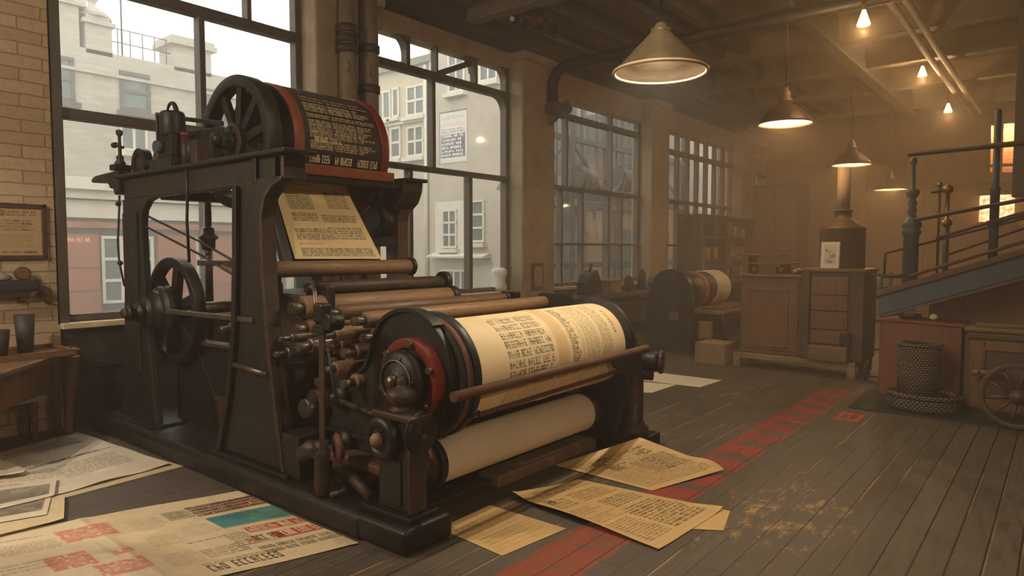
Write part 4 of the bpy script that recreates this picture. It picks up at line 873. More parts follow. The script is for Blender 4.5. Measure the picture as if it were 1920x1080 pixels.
# ------------------------------------------------------------------ the street outside
struct(MB().box(-40, -7.05, -10, 45, -.4, -.3).build('ground', M['street']))
def bwin(par, ax, pos, a0, a1, z0, z1, cols=2, rows=2, t=.05, d=.12, mat='outtrim', proud=.04, glass='outglass', sill=True):
    # a street window as frame with its pane; ax 'X' = facade faces +X at x=pos, 'Y' = facade faces -Y at y=pos
    m = MB(); g = MB()
    s = 1 if ax == 'X' else -1
    def bx(mb, p0, p1, q0, q1, r0, r1):
        lo, hi = sorted((pos+s*p0, pos+s*p1))
        if ax == 'X': mb.box(lo, hi, q0, q1, r0, r1)
        else: mb.box(q0, q1, lo, hi, r0, r1)
    for j in range(cols+1): y = a0+(a1-a0)*j/cols; bx(m, .01, proud, y-t/2, y+t/2, z0, z1)
    for j in range(rows+1): z = z0+(z1-z0)*j/rows; bx(m, .01, proud+.005, a0-t/2, a1+t/2, z-t/2, z+t/2)
    if sill: bx(m, .0, .16, a0-.1, a1+.1, z0-.14, z0-.05)
    f = m.build('window', M[mat], par)
    bx(g, .002, .015, a0, a1, z0, z1); g.build('pane', M[glass], f)
    return f
b1 = thing('brick_building', 'pale brick building with chimneys and a red shopfront across the street', 'building', (-16, 4, -.3))
MB().box(-20, -15, -2, 9.6, 2.95, 5.48).build('wall', M['brick_out'], b1, origin=(-15,0,0))
MB().box(-20, -15.02, -2, 9.6, -.3, 2.95).build('ground_floor', M['shopdark'], b1)
MB().box(-15.0, -14.93, -2, 9.6, 5.0, 5.06).build('string_course', M['brick_out'], b1)
m = MB(); m.box(-16.2, -15.02, -2, 5.18, 5.48, 6.25); m.box(-16.25, -14.95, -2, 5.3, 6.25, 6.4); m.build('chimney_block', M['brick_out'], b1, origin=(-15,0,0))
m = MB(); m.box(-15.6, -15.0, 5.28, 5.76, 5.4, 5.98); m.box(-15.65, -14.95, 5.22, 5.82, 5.98, 6.06); m.box(-15.58, -15.02, 5.3, 5.74, 6.06, 6.16)
m.lathe([(.36,0),(.22,.16),(.08,.24),(.07,.32),(.12,.38),(.1,.48),(0,.56)], (-15.3, 5.52, 6.16), n=8); m.build('gate_pier', M['brick_out'], b1)
m = MB(); m.box(-15.7, -15.0, 6.98, 7.8, 5.4, 5.95); m.box(-15.8, -14.9, 6.88, 7.9, 5.95, 6.05); m.box(-15.76, -14.94, 6.92, 7.86, 6.05, 6.14); m.build('chimney', M['brick_out'], b1)
m = MB()
for z in (5.75, 6.02): m.tube([(-15.1, 5.8, z), (-15.1, 6.95, z)], .012, 6)
for j in range(5): m.tube([(-15.1, 5.9+.24*j, 5.45), (-15.1, 5.9+.24*j, 6.02)], .012, 6)
m.build('roof_railing', M['shopdark'], b1)
MB().tube([(-15.1, 5.98, 5.4), (-15.1, 5.98, 8)], .02, 8).build('mast', M['shopdark'], b1)
bwin(b1, 'X', -15, 5.9, 6.42, 4.42, 5.14, 1, 2, .07, mat='shopdark'); bwin(b1, 'X', -15, 4.5, 5.02, 4.42, 5.2, 1, 2, .07, mat='shopdark'); bwin(b1, 'X', -15, 5.86, 6.35, 3.6, 4.08, 2, 1, .05); bwin(b1, 'X', -15, 7.6, 8.1, 4.42, 5.1, 1, 2, .07, mat='shopdark')
m = MB(); m.box(-15.02, -14.7, -2, 9.6, 2.72, 2.95); m.box(-15.02, -14.82, -2, 9.6, 2.55, 2.72); m.build('cornice', M['outtrim'], b1)
MB().box(-15.0, -14.95, -2, 9.6, 2.18, 2.52).build('fascia', M['outtrim'], b1)
MB().box(-15.0, -14.9, -2, 9.6, 1.98, 2.10).build('shop_beam', M['shopred'], b1)
for a, c in ((4.5, 5.36), (6.5, 7.3), (7.7, 8.6)):
    o = MB().box(-15.0, -14.9, a, c, .3, 1.86).build('shop_panel', M['shopred'], b1)
    for z in (.75, 1.2): MB().box(-14.9, -14.89, a, c, z-.01, z+.01).build('panel_joint', M['shopdark'], o)
P = Pic(90, 16, lin((172,84,62))); P.text(.03, .1, .97, .95, 1, 6, lin((226,206,176)), .9, .8, 0, .3)
grid_obj('shop_sign', lambda u, v: np.stack([-14.893+0*u, 4.62+.62*u, 1.80-.12*v], -1), P.soft(), M['print'], b1)
for a, c in ((5.45, 5.8), (5.9, 6.4), (7.35, 7.65)): bwin(b1, 'X', -15, a, c, .5, 1.8, 1, 3, .06, sill=False)
MB().box(-15.0, -14.85, -2, 9.6, -.3, .28).build('plinth', M['shopdark'], b1)
# beige building beyond the second window
b2_ = thing('beige_building', 'beige rendered office building with a pasted poster beyond the second window', 'building', (-12.5, 14, -.3))
MB().box(-19, -12.3, 12, 15, -.3, 6.15).build('wall', M['stone_outY'], b2_)
MB().box(-19, -12.2, 11.85, 15, 6.15, 6.32).build('eaves', M['roofgrey'], b2_)
MB().box(-12.3, -9.62, 11.9, 12.4, -.3, 8.2).build('wall', M['stone_out'], b2_)
MB().cyl((-12.45, 11.93, 0), (-12.45, 11.93, 6.1), .05, 10).build('drainpipe', M['outtrim'], b2_)
for (x0, x1, z0, z1, c, r) in ((-14.38,-13.82,4.98,5.68,2,1),(-13.72,-13.5,5.0,5.7,1,1),(-13.17,-12.55,4.95,5.66,2,2),(-13.8,-13.45,3.95,4.7,1,2),(-13.17,-12.6,3.93,4.65,2,2),(-14.4,-13.95,3.95,4.7,2,2)): bwin(b2_, 'Y', 12, x0, x1, z0, z1, c, r, .06)
MB().box(-19, -12.31, 11.93, 12.0, 4.76, 4.84).build('string_course', M['outtrim'], b2_)
for (x0, x1, z0, z1, c, r) in ((-11.82,-11.38,1.62,2.5,2,3),(-10.85,-10.5,1.75,2.68,1,3),(-11.9,-11.0,.3,1.05,4,1),(-11.6,-11.1,5.3,6.5,2,2),(-10.6,-10.1,5.4,6.5,2,2)): bwin(b2_, 'Y', 11.9, x0, x1, z0, z1, c, r, .05)
MB().box(-12.1, -11.12, 11.84, 11.9, 1.35, 2.72).build('window_surround', M['outtrim'], b2_); 
m = MB(); m.prism([(11.9,1.48),(11.62,1.40),(11.62,1.36),(11.9,1.36)], 'X', -12.15, -10.3); m.build('sill_ledge', M['outtrim'], b2_)
# the surround is a rim, so its window stands before it
for c in b2_.children:
    if c.name.startswith('window_surround'): c.location.y += .056
P = Pic(120, 200, lin((206,200,192))); P.rect(0, 0, 1, .03, lin((96,96,104)), 1); P.rect(0,0,.04,1,lin((110,108,110)),1); P.text(.12, .1, .9, .2, 1, 5, GREYI, .35)
P.rect(.05, .24, .95, .3, lin((206,160,140)), .5); P.text(.08, .34, .95, .44, 2, 4, INK, .8)
P.rect(.07, .45, .93, .9, lin((74,76,92)), .95); P.text(.09, .46, .92, .9, 6, 8, lin((222,218,210)), .95, .66, .15, .32)
po = grid_obj('poster', lambda u, v: np.stack([-11.94+.92*u, 11.888+0*u, 4.86-1.22*v], -1), P.soft()); adopt(po, b2_)
# steel-framed works beyond the third and fourth windows
def works(name, label, x0, x1, y, ztop, base, warm):
    b = thing(name, label, 'building', ((x0+x1)/2, y, -.3))
    MB().box(x0, x1, y, y+4, 2.7, ztop).build('wall', M['stone_out'], b); MB().box(x0, x1, y-.05, y+4, -.3, 2.7).build('ground_floor', M[warm], b)
    n = max(2, int((x1-x0)/1.25)); w = (x1-x0)/n
    for j in range(n):
        bwin(b, 'Y', y, x0+w*j+.18, x0+w*(j+1)-.12, 3.0, 5.4, 4, 5, .085, mat='shopdark', glass='outglass', proud=.06)
        if j % 2: bwin(b, 'Y', y-.05, x0+w*j+.15, x0+w*(j+1)-.2, .6, 2.1, 2, 3, .05, mat='shopdark')
        MB().box(x0+w*j-.06, x0+w*j+.1, y-.14, y, -.3, ztop).build('pier', M['shopdark'], b)
    MB().box(x0, x1, y-.25, y, 2.66, 2.8).build('ledge', M['shopdark'], b)
    m = MB(); xm = x0+(x1-x0)*.45; m.prism([(xm-1.3,2.8),(xm+.9,2.8),(xm+.7,3.2),(xm,3.7)], 'Y', y-1.2, y-.2); m.build('shed_roof', M['roofgrey'], b)
    for q in (.3, .62): MB().cyl((x0+(x1-x0)*q, y-.5, -.3), (x0+(x1-x0)*q, y-.5, ztop), .09, 12).build('downpipe', M['shopdark'], b)
    return b
works('grey_works', 'grey works with steel framed windows over an ochre wall, seen through the third window', -14.2, -8.7, 17, 9, 2.7, 'warmwall')
works('brick_works', 'hazy works with gridded windows seen through the fourth window', -13.0, -6.96, 22.5, 9, 2.7, 'warmwall')

# steel gantry standing in the yard close outside the third and fourth windows
gt = thing('steel_gantry', 'dark steel gantry with braces standing in the yard outside the third window', 'gantry', (-8.6, 13, -.3))
for j, y in enumerate((11.0, 12.6, 14.2, 16.2, 18.5)):
    MB().box(-8.68, -8.52, y-.09, y+.09, -.3, 5.2).build('post', M['shopdark'], gt)
for z in (1.2, 2.75, 4.0, 5.1): MB().bar((-8.6, 10.9, z), (-8.6, 18.7, z), .08, .12).build('rail', M['shopdark'], gt)
for a, b_, z0, z1 in ((11.0, 12.6, 2.75, 4.0), (12.6, 14.2, 4.0, 2.75), (14.2, 16.2, 2.75, 4.0), (16.2, 18.5, 4.0, 2.75)): MB().bar((-8.6, a, z0), (-8.6, b_, z1), .05, .07).build('brace', M['shopdark'], gt)
for y in (11.5, 12.1, 13.1, 13.7, 14.9, 15.5, 17.0, 17.8): MB().box(-8.62, -8.58, y-.025, y+.025, 2.75, 5.1).build('glazing_bar', M['shopdark'], gt)
MB().prism([(10.9,2.8),(12.4,2.8),(12.1,3.35),(11.2,3.1)], 'X', -9.3, -8.7).build('hopper', M['shopdark'], gt)
for y, z in ((13.3, 3.2), (15.2, 3.3)): MB().cyl((-8.75, y-.3, z), (-8.75, y+.3, z), .28, 20).build('drum', M['shopdark'], gt)
# ------------------------------------------------------------------ left end: table, stool, tumblers, picture, shelf
t = thing('side_table', 'wooden side table with a deep apron against the brick pier', 'table', (-6.2, 1.6, 0))
top = [(-6.38,2.09),(-5.30,1.13),(-5.6,.7),(-6.72,.7),(-6.72,2.17),(-6.5,2.17)]
MB().prism(top, 'Z', .68, .72).build('tabletop', M['woodh'], t, bevel=.014)
ap = [(-6.47,2.04),(-5.42,1.11),(-5.5,1.03),(-6.55,1.97)]
a_ = MB().prism(ap, 'Z', .42, .68).build('apron', M['wood'], t, bevel=.006)
MB().lathe([(.042,0),(.046,.03),(.03,.05),(.034,.4),(.055,.44),(.04,.47),(.05,.5),(.05,.66)], (-6.44, 2.03, 0.02), (.12,.05,1), 18).build('leg', M['wood'], t)
for (x, y) in ((-5.5, 1.1), (-6.6, 2.0), (-6.6, .85)): MB().lathe([(.03,0),(.04,.4),(.05,.44),(.05,.68)], (x, y, 0), n=16).build('leg', M['wood'], t)
t = thing('stool', 'low stool with a grey cushion tucked under the side table', 'stool', (-6.35, 1.75, 0))
MB().box(-6.58, -6.3, 1.42, 1.86, .34, .40).build('cushion', M['cloth'], t, bevel=.025)
for x in (-6.54, -6.37):
    for y in (1.48, 1.78): MB().lathe([(.018,0),(.022,.15),(.03,.18),(.02,.22),(.025,.34)], (x, y, 0), n=12).build('leg', M['wood'], t)
tr = MB(); tr.box(-6.62, -6.05, 1.4, 1.99, .72, .735); tr.box(-6.62, -6.60, 1.4, 1.99, .735, .765); tr.box(-6.62, -6.05, 1.97, 1.99, .735, .765); tr.box(-6.07, -6.05, 1.4, 1.99, .735, .765)
trm = tr.build('tray', M['wood'], bevel=.003); tag(trm, 'shallow wooden tray on the side table under the tumblers', 'tray')
def tumbler(x, y, z, r0, r1, h, lb): return tag(MB().lathe([(0,0),(r0,0),(r1,h),(r1-.006,h),(r0-.006,.012),(0,.012)], (x, y, z), n=32).build('tumbler', M['dark']), lb, 'tumbler', 'dark tumblers on the tray')
tumbler(-6.42, 1.75, .736, .052, .072, .30, 'tall dark tumbler standing on the tray, right of the pair')
tumbler(-6.33, 1.55, .736, .058, .078, .20, 'shorter dark tumbler at the left edge of the tray')
t = thing('framed_certificate', 'dark framed printed certificate hanging on the brick pier', 'picture frame', (W+.02, 1.8, 1.46))
m = MB(); y0, y1, z0, z1 = 1.60, 2.02, 1.47, 1.93
for q in ((y0, y1, z1-.035, z1), (y0, y1, z0, z0+.035), (y0, y0+.035, z0, z1), (y1-.035, y1, z0, z1)): m.box(W+.002, W+.03, *q)
m.build('frame', M['wooddark'], t, bevel=.004)
P = Pic(110, 120, lin((176,150,110))); P.blotch(.12, .06, .3, .2, INK, .8, .8, 3); P.text(.3, .08, .92, .2, 2, 5, INK, .8); P.text(.1, .26, .9, .5, 4, 4, INK, .6); P.text(.1, .56, .9, .84, 9, 2.5, INK, .4); P.text(.2, .9, .95, .97, 1, 4, INK, .7)
adopt(grid_obj('print', lambda u, v: np.stack([W+.012+0*u, 1.63+.36*u, 1.90-.40*v], -1), P.soft()), t)
t = thing('wall_shelf', 'small black shelf bracketed to the brick pier', 'shelf', (W, 1.7, 1.2))
MB().box(W+.002, W+.16, 1.35, 1.92, 1.21, 1.30).build('board', M['rubber'], t, bevel=.02)
MB().lathe([(0,0),(.03,.01),(.03,.04),(0,.06)], (W+.03, 1.95, 1.17), (1,0,0), 14).build('hook', M['iron_brown'], t)
t = thing('round_tin', 'round brass tin standing on the black wall shelf', 'tin', (W+.08, 1.82, 1.30))
MB().cyl((W+.05, 1.82, 1.355), (W+.10, 1.82, 1.355), .056, 32, ch=.006).build('rim', M['wooddark'], t)
MB().cyl((W+.10, 1.82, 1.355), (W+.106, 1.82, 1.355), .045, 28).build('face', M['brass'], t)
tag(MB().lathe([(0,0),(.09,.0),(.11,.02),(.08,.05),(.04,.07),(0,.08)], (W+.08, 1.62, 1.301), n=14, sx=1.2, sy=.6).build('rag', M['cloth']), 'crumpled grey rag on the black wall shelf', 'rag')
for y, z, lb in ((1.80, 1.12, 'small dark wall hook under the shelf, left one'), (1.99, 1.10, 'L-shaped dark wall hook near the window edge')):
    MB_ = MB(); MB_.tube([(W+.001, y, z+.03), (W+.02, y, z+.03), (W+.03, y, z), (W+.03, y+.05, z)], .008, 8); tag(MB_.build('wall_hook', M['iron']), lb, 'hook')
# on the second sill and pillar
m = MB(); m.lathe([(0,0),(.10,0),(.12,.06),(.09,.16),(.10,.22),(.13,.27),(.12,.33),(.06,.36),(0,.36)], (W-.0, 8.0, .916), n=12, sx=.5, sy=1.2)
tag(m.build('parcel', M['white']), 'white wrapped bundle standing on the second window sill', 'bundle')
t = thing('wall_plaque', 'worn rectangular relief plaque at the foot of the second pillar', 'plaque', (-6.5, 8.66, .9))
MB().box(-6.532, -6.50, 8.52, 8.80, .92, 1.34).build('plate', M['frame'], t, bevel=.006)
MB().box(-6.505, -6.49, 8.56, 8.76, .97, 1.29).build('relief', M['plaster'], t, bevel=.01)
# ceiling motor between the girders
t = thing('ceiling_motor', 'red and black cylindrical motor hung between the ceiling girders', 'motor', (-5.72, 7.4, 4.5))
MB().cyl((-5.80, 7.2, 4.62), (-5.66, 7.95, 4.62), .085, 24, ch=.015).build('drum', M['iron'], t)
for q in (.05, .3, .62, .97): c = Vector((-5.80, 7.2, 4.62)).lerp(Vector((-5.66, 7.95, 4.62)), q); d = Vector((.14,.75,0)).normalized(); MB().cyl(c-d*.03, c+d*.03, .115, 24, ch=.01).build('collar', M['iron_brown'], t)
m = MB(); m.cyl((-5.765, 7.3, 4.66), (-5.66, 7.93, 4.66), .072, 20); m.build('red_cover', M['redpaint'], t)
MB().cyl((-5.81, 7.13, 4.6), (-5.80, 7.17, 4.6), .03, 14).build('light_cap', M['white'], t)
MB().box(-5.79, -5.72, 7.4, 7.75, 4.68, 4.99).build('hanger', M['beam'], t)

# ------------------------------------------------------------------ second press in the haze
p2 = thing('small_press', 'smaller second printing press with a banded drum in the haze', 'printing press', (-4.6, 10, 0))
m = MB(); o = [(-5.02,0),(-4.28,0),(-4.28,.9)]+[(-4.62+.33*math.cos(t), .93+.33*math.sin(t)) for t in [PI*j/16 for j in range(17)]]+[(-5.02,.86)]
m.prism(o, 'Y', 9.45, 9.6); sf = m.build('side_frame', M['iron'], p2, bevel=.012)
MB().box(-4.62, -4.46, 9.43, 9.45, .5, .62).build('maker_plate', M['steel'], sf)
MB().box(-4.9, -4.3, 9.6, 11.4, .12, .55).build('body', M['iron'], p2, bevel=.02)
MB().box(-5.0, -4.25, 11.4, 11.55, 0, .9).build('side_frame', M['iron'], p2, bevel=.012)
DRM = [(9.6, 9.75, 'iron', .28), (9.75, 9.98, 'rollerdark', .275), (9.98, 10.12, 'woodpale', .285), (10.12, 10.42, 'iron_brown', .275), (10.42, 10.95, 'white', .29)]
for y0, y1, mt, r in DRM: MB().cyl((-4.55, y0, .93), (-4.55, y1, .93), r, 40, ch=.008).build('drum_band', M[mt], p2)
m = MB(); m.prism([(9.62,.60),(11.5,.60),(11.5,.66),(9.62,.66)], 'X', -4.5, -3.85); m.build('delivery_table', M['cardboard'], p2, bevel=.008)
MB().bar((-3.87, 9.62, .56), (-3.87, 11.5, .56), .05, .12).build('table_rail', M['iron_brown'], p2)
for y in (9.75, 11.3): MB().box(-3.92, -3.84, y-.04, y+.04, 0, .6).build('leg', M['iron'], p2)
MB().box(-4.3, -3.9, 9.7, 11.4, .16, .22).build('lower_shelf', M['wooddark'], p2, bevel=.008)
MB().box(-4.2, -4.0, 9.55, 9.6, .25, .5).build('hatch', M['cardboard'], p2)
o = MB().prism([(9.8,.662),(10.9,.662),(11.0,.70),(9.75,.675)], 'X', -4.25, -3.9).build('paper_stack', M['redwood']); tag(o, 'reddish stack of sheets on the delivery table of the second press', 'paper stack')
# long bench and shadowy gear between the presses, under the third window
t = thing('long_bench', 'long dark workbench under the third window', 'bench', (-6.3, 10.8, 0))
MB().box(-6.5, -5.9, 9.3, 12.4, .74, .80).build('benchtop', M['wooddark'], t, bevel=.01)
for y in (9.4, 10.8, 12.25): MB().box(-6.45, -5.95, y-.04, y+.04, 0, .74).build('leg', M['iron'], t)
MB().box(-6.48, -5.95, 9.45, 12.2, .25, .62).build('drawer_bank', M['dark'], t, bevel=.01)
t = thing('hand_press', 'small dark hand press standing on the long bench', 'press', (-6.2, 9.7, .8))
MB().prism([(9.5,.8),(9.95,.8),(9.9,1.05),(9.78,1.22),(9.6,1.15),(9.52,1.0)], 'X', -6.35, -6.1).build('body', M['iron'], t, bevel=.02)
MB().tube([(-6.22, 9.7, 1.18), (-6.1, 9.6, 1.32)], .02, 10).build('lever', M['steel'], t)
t = thing('type_case', 'pale box of type standing on the long bench', 'box', (-6.2, 10.3, .8)); MB().box(-6.4, -6.05, 10.12, 10.5, .80, 1.0).build('case', M['woodpale'], t, bevel=.01); MB().box(-6.42, -6.03, 10.1, 10.52, 1.0, 1.03).build('lid', M['woodpale'], t, bevel=.005)
for y, h, r, lb in ((11.0, .28, .1, 'dark can on the long bench beside the type case'), (11.5, .4, .08, 'tall dark can on the long bench'), (12.0, .22, .13, 'squat dark pot at the far end of the long bench')):
    tag(MB().lathe([(0,0),(r,0),(r,h*.8),(r*.5,h*.9),(r*.4,h),(0,h)], (-6.2, y, .801), n=20).build('can', M['iron']), lb, 'can', 'cans on the long bench')
t = thing('type_rack', 'tall dark rack of trays under the fourth window', 'rack', (-6.2, 15, 0))
for y in (13.6, 15.0, 16.6): MB().box(-6.45, -5.95, y-.05, y+.05, 0, 2.3).build('upright', M['wooddark'], t)
for z in (.3, .8, 1.3, 1.8, 2.25): MB().box(-6.45, -5.95, 13.6, 16.6, z, z+.05).build('shelf', M['wooddark'], t)
k2 = 0
for z in (.35, .85, 1.35, 1.85):
    for y in (13.75, 14.15, 14.5, 15.15, 15.6, 16.1):
        if random.random() < .75:
            k2 += 1; h = .15+.2*random.random(); w = .15+.12*random.random()
            o = MB().box(-6.4, -6.05, y, y+w, z+.001, z+h).build('parcel', M[random.choice(['cardboard', 'dark', 'woodpale', 'iron_brown'])], bevel=.008); tag(o, 'parcel or box on the hazy rack under the fourth window', 'box', 'boxes on the rack under the fourth window')
t = thing('tall_cupboard', 'tall dark cupboard in the far corner past the last pillar', 'cupboard', (-6.0, 19, 0))
MB().box(-6.6, -5.5, 18.5, 19.6, 0, 3.3).build('body', M['wooddark'], t, bevel=.02)
for x in (-6.05, -5.52): MB().box(x-.5, x-.02, 18.47, 18.5, .1, 3.2).build('door', M['wood'], t, bevel=.01)

# ------------------------------------------------------------------ oak cabinet with desk shelf, drawer tower and tank
c = thing('oak_cabinet', 'oak printer cabinet with a panelled door and desk shelf on a low trestle', 'cabinet', (-2.6, 9.2, 0))
MB().box(-3.40, -1.93, 8.88, 9.55, .12, .196).build('trestle', M['woodpale'], c, bevel=.01)
for x in (-3.37, -1.97): 
    for y in (8.92, 9.5): MB().box(x-.045, x+.045, y-.045, y+.045, 0, .196).build('leg', M['woodpale'], c, bevel=.006)
MB().box(-3.34, -2.575, 8.92, 9.5, .2, 1.2).build('body', M['wood'], c, bevel=.008)
d = MB().box(-3.30, -2.60, 8.895, 8.92, .26, 1.14).build('door', M['wood'], c, bevel=.005)
m = MB(); 
for q in ((-3.24,-2.72,1.02,1.05), (-3.24,-2.72,.30,.33), (-3.24,-3.21,.30,1.05), (-2.75,-2.72,.30,1.05)): m.box(q[0], q[1], 8.88, 8.895, q[2], q[3])
m.build('moulding', M['woodh'], d, bevel=.004)
MB().box(-3.38, -2.566, 8.87, 9.52, 1.2, 1.235).build('top', M['woodh'], c, bevel=.008)
MB().box(-3.36, -3.28, 9.0, 9.4, 1.235, 1.48).build('shelf_upright', M['wood'], c, bevel=.006)
MB().box(-2.9, -2.84, 9.1, 9.35, 1.235, 1.36).build('shelf_upright', M['wood'], c, bevel=.006)
MB().box(-3.40, -2.74, 9.0, 9.42, 1.36, 1.385).build('desk_shelf', M['woodh'], c, bevel=.006)
MB().box(-3.42, -2.84, 9.0, 9.3, 1.475, 1.495).build('desk_shelf', M['woodh'], c, bevel=.005)
t = thing('drawer_tower', 'oak tower of wide drawers joined to the right of the printer cabinet', 'drawer cabinet', (-2.2, 9.2, .2))
MB().box(-2.54, -1.86, 8.92, 9.6, .2, 1.28).build('carcass', M['wooddark'], t, bevel=.008)
MB().box(-2.56, -1.84, 8.88, 9.62, 1.28, 1.32).build('top', M['woodh'], t, bevel=.008)
MB().box(-2.56, -2.46, 8.86, 8.93, .2, 1.3).build('corner_stile', M['wooddark'], t, bevel=.01)
for z0, z1 in ((1.0,1.22),(.81,.99),(.58,.79),(.4,.56)): MB().box(-2.45, -2.03, 8.89, 8.92, z0, z1).build('drawer', M['wood'], t, bevel=.006)
MB().box(-2.45, -2.0, 8.78, 8.92, .2, .38).build('step', M['woodh'], t, bevel=.008)
MB().box(-2.1, -1.98, 8.84, 8.9, .38, .55).build('bracket', M['iron'], t, bevel=.006)
t = thing('boiler', 'dark cylindrical tank with a conical top and flue on the drawer tower', 'boiler', (-2.18, 9.25, 1.32))
MB().lathe([(.255,0),(.26,.02),(.26,.47),(.265,.48),(.265,.5),(.25,.515),(.11,.62),(.10,.63),(.10,.70),(.11,.70),(.11,.73),(.0,.73)], (-2.19, 9.25, 1.321), n=48).build('tank', M['shadedark'], t)
MB().cyl((-2.19, 9.25, 2.05), (-2.19, 9.25, 2.57), .075, 24).build('flue', M['plaster'], t)
P = Pic(60, 100, lin((216,210,196))); P.frame(.02, .01, .98, .99, INK, 1.5, .6); P.rect(.2, .12, .8, .85, lin((186,182,172)), .8)
for _ in range(7): u0 = .22+.4*random.random(); v0 = .14+.6*random.random(); P.blotch(u0, v0, u0+.2, v0+.14, lin((70,68,66)), .8, .6, 3)
o = grid_obj('framed_print', lambda u, v: np.stack([-2.37+.22*u, 8.955+.03*(1-v)*1.0, 1.648-.325*v], -1), P.soft()); tag(o, 'small white print with dark figures leaning on the boiler', 'print')
o = MB().box(-3.15, -2.95, 9.1, 9.3, 1.236, 1.32).build('parcel', M['cardboard'], bevel=.008); tag(o, 'pale carton on the oak cabinet under the desk shelf', 'box')
for j, x in enumerate((-3.2, -2.86)): tag(MB().lathe([(0,0),(.04,0),(.045,.06),(.03,.08),(.02,.09),(0,.09)], (x, 9.02, 1.236), n=18).build('jar', M['iron_brown']), ['brown jar at the left under the desk shelf', 'brown jar right of the carton under the desk shelf'][j], 'jar')
o = MB().lathe([(0,0),(.08,.0),(.10,.03),(.06,.07),(0,.08)], (-2.72, 9.15, 1.236), n=18).build('bowl', M['steel']); tag(o, 'metal bowl on the cabinet beside the drawer tower', 'bowl')
t = thing('rolled_paper', 'pale roll of paper lying on the cabinet against the tower', 'paper roll', (-2.7, 9.35, 1.24)); MB().cyl((-2.70, 9.47, 1.272), (-2.62, 9.29, 1.285), .034, 20).build('roll', M['woodpale'], t)
o = MB().box(-3.92, -3.50, 8.80, 9.22, .001, .29).build('wooden_crate', M['cardboard'], bevel=.01); tag(o, 'plain pale crate on the floor left of the oak cabinet', 'crate')
# hand truck behind the tower
t = thing('hand_truck', 'spindly iron hand truck with small wheels between tower and red chest', 'hand truck', (-1.72, 9.1, 0))
for x in (-1.80, -1.62): MB().tube([(x, 9.05, .1), (x, 9.12, .7), (x, 9.16, 1.28)], .018, 10).build('upright', M['iron_brown'], t)
for z in (.35, .7, 1.1): MB().tube([(-1.80, 9.1, z), (-1.62, 9.1, z)], .012, 8).build('crossbar', M['iron'], t)
for x in (-1.83, -1.58): MB().lathe([(.02,-.02),(.09,-.02),(.10,0),(.09,.02),(.02,.02)], (x, 9.0, .1), (1,0,0), 24, closed=True).build('wheel', M['rubber'], t)
MB().box(-1.85, -1.57, 8.8, 9.02, .06, .08).build('toe_plate', M['iron'], t)
o = MB().prism([(-1.62,.0),(-1.44,.0),(-1.44,.78),(-1.5,.92),(-1.56,.92),(-1.62,.8)], 'Y', 8.6, 8.75).build('stair_bracket', M['iron']); tag(o, 'dark curved iron bracket carrying the foot of the blue stair girder', 'bracket')

# ------------------------------------------------------------------ blue stair with railings
s = thing('iron_stair', 'blue iron stair girder rising to the right over the red chest', 'stair', (-.8, 8.3, 0))
sl = (1.515-1.075)/(1.21)
def zt(x): return 1.075+sl*(x+1.53)
for y in (8.1, 8.85):
    m = MB(); m.prism([(-1.54,.86),(-1.54,zt(-1.54)),(2.4,zt(2.4)),(2.4,zt(2.4)-.24)], 'Y', y, y+.03); g = m.build('stringer', M['blue'], s, bevel=.004)
    MB().bar((-1.56, y+.0, zt(-1.56)+.02), (2.4, y+.0, zt(2.4)+.02), .10, .06).build('flange', M['rollerdark'], g, bevel=.006)
    MB().bar((-1.5, y+.0, .85), (2.4, y+.0, zt(2.4)-.25), .08, .03).build('flange', M['frame'], g, bevel=.004)
for j in range(14): x = -1.4+.28*j; MB().box(x, x+.25, 8.13, 8.85, zt(x)-.02, zt(x)+.01).build('tread', M['wooddark'], s)
MB().prism([(-1.15,.015),(2.4,.015),(2.4,zt(2.4)-.26),(-1.15,zt(-1.15)-.26)], 'Y', 8.62, 8.66).build('side_boarding', M['wood'], s)
MB().lathe([(.072,0),(.072,.70),(.09,.715),(.09,.75),(.075,.77),(.095,.80),(.088,.84),(.05,.88),(.035,.93),(.046,.96),(.03,1.0),(.046,1.04),(.028,1.08),(.06,1.13),(.065,1.17),(.024,1.19),(.02,1.44),(.032,1.46),(.032,1.50),(.02,1.52)], (-1.285, 8.26, 1.0), n=28).build('newel_post', M['blue'], s)
MB().lathe([(.04,0),(.04,.7),(.05,.72),(.03,.75),(.03,1.48),(.0,1.5)], (-.57, 8.2, zt(-.57)), n=20).build('rail_post', M['blue'], s)
def rail(px0, py0, px1, py1, y, r, m='iron_brown', ext=1.6):
    a = Vector(pY(px0, py0, y)); b = Vector(pY(px1, py1, y)); b2 = b+(b-a).normalized()*ext
    MB().tube([a, b2], r, 12).build('handrail', M[m], s)
rail(1702, 289, 1920, 268, 8.1, .028); rail(1714, 413, 1920, 374, 8.1, .02); rail(1850, 420, 1920, 402, 8.1, .026, 'rust'); rail(1660, 475, 1780, 445, 8.3, .012); rail(1755, 447, 1920, 398, 8.3, .016); rail(1770, 480, 1920, 428, 8.4, .014); rail(1705, 518, 1920, 453, 8.1, .018, 'rust')
MB().tube([pY(1660,475,8.3), pY(1658,515,8.3)], .012, 8).build('handrail', M['iron'], s)
MB().tube([pY(1634,517,8.95), pY(1690,518,8.6)], .025, 10).build('handrail', M['iron'], s)
MB().cyl(pY(1649,518,8.8), pY(1649,560,8.8), .035, 12).build('baluster', M['blue'], s)
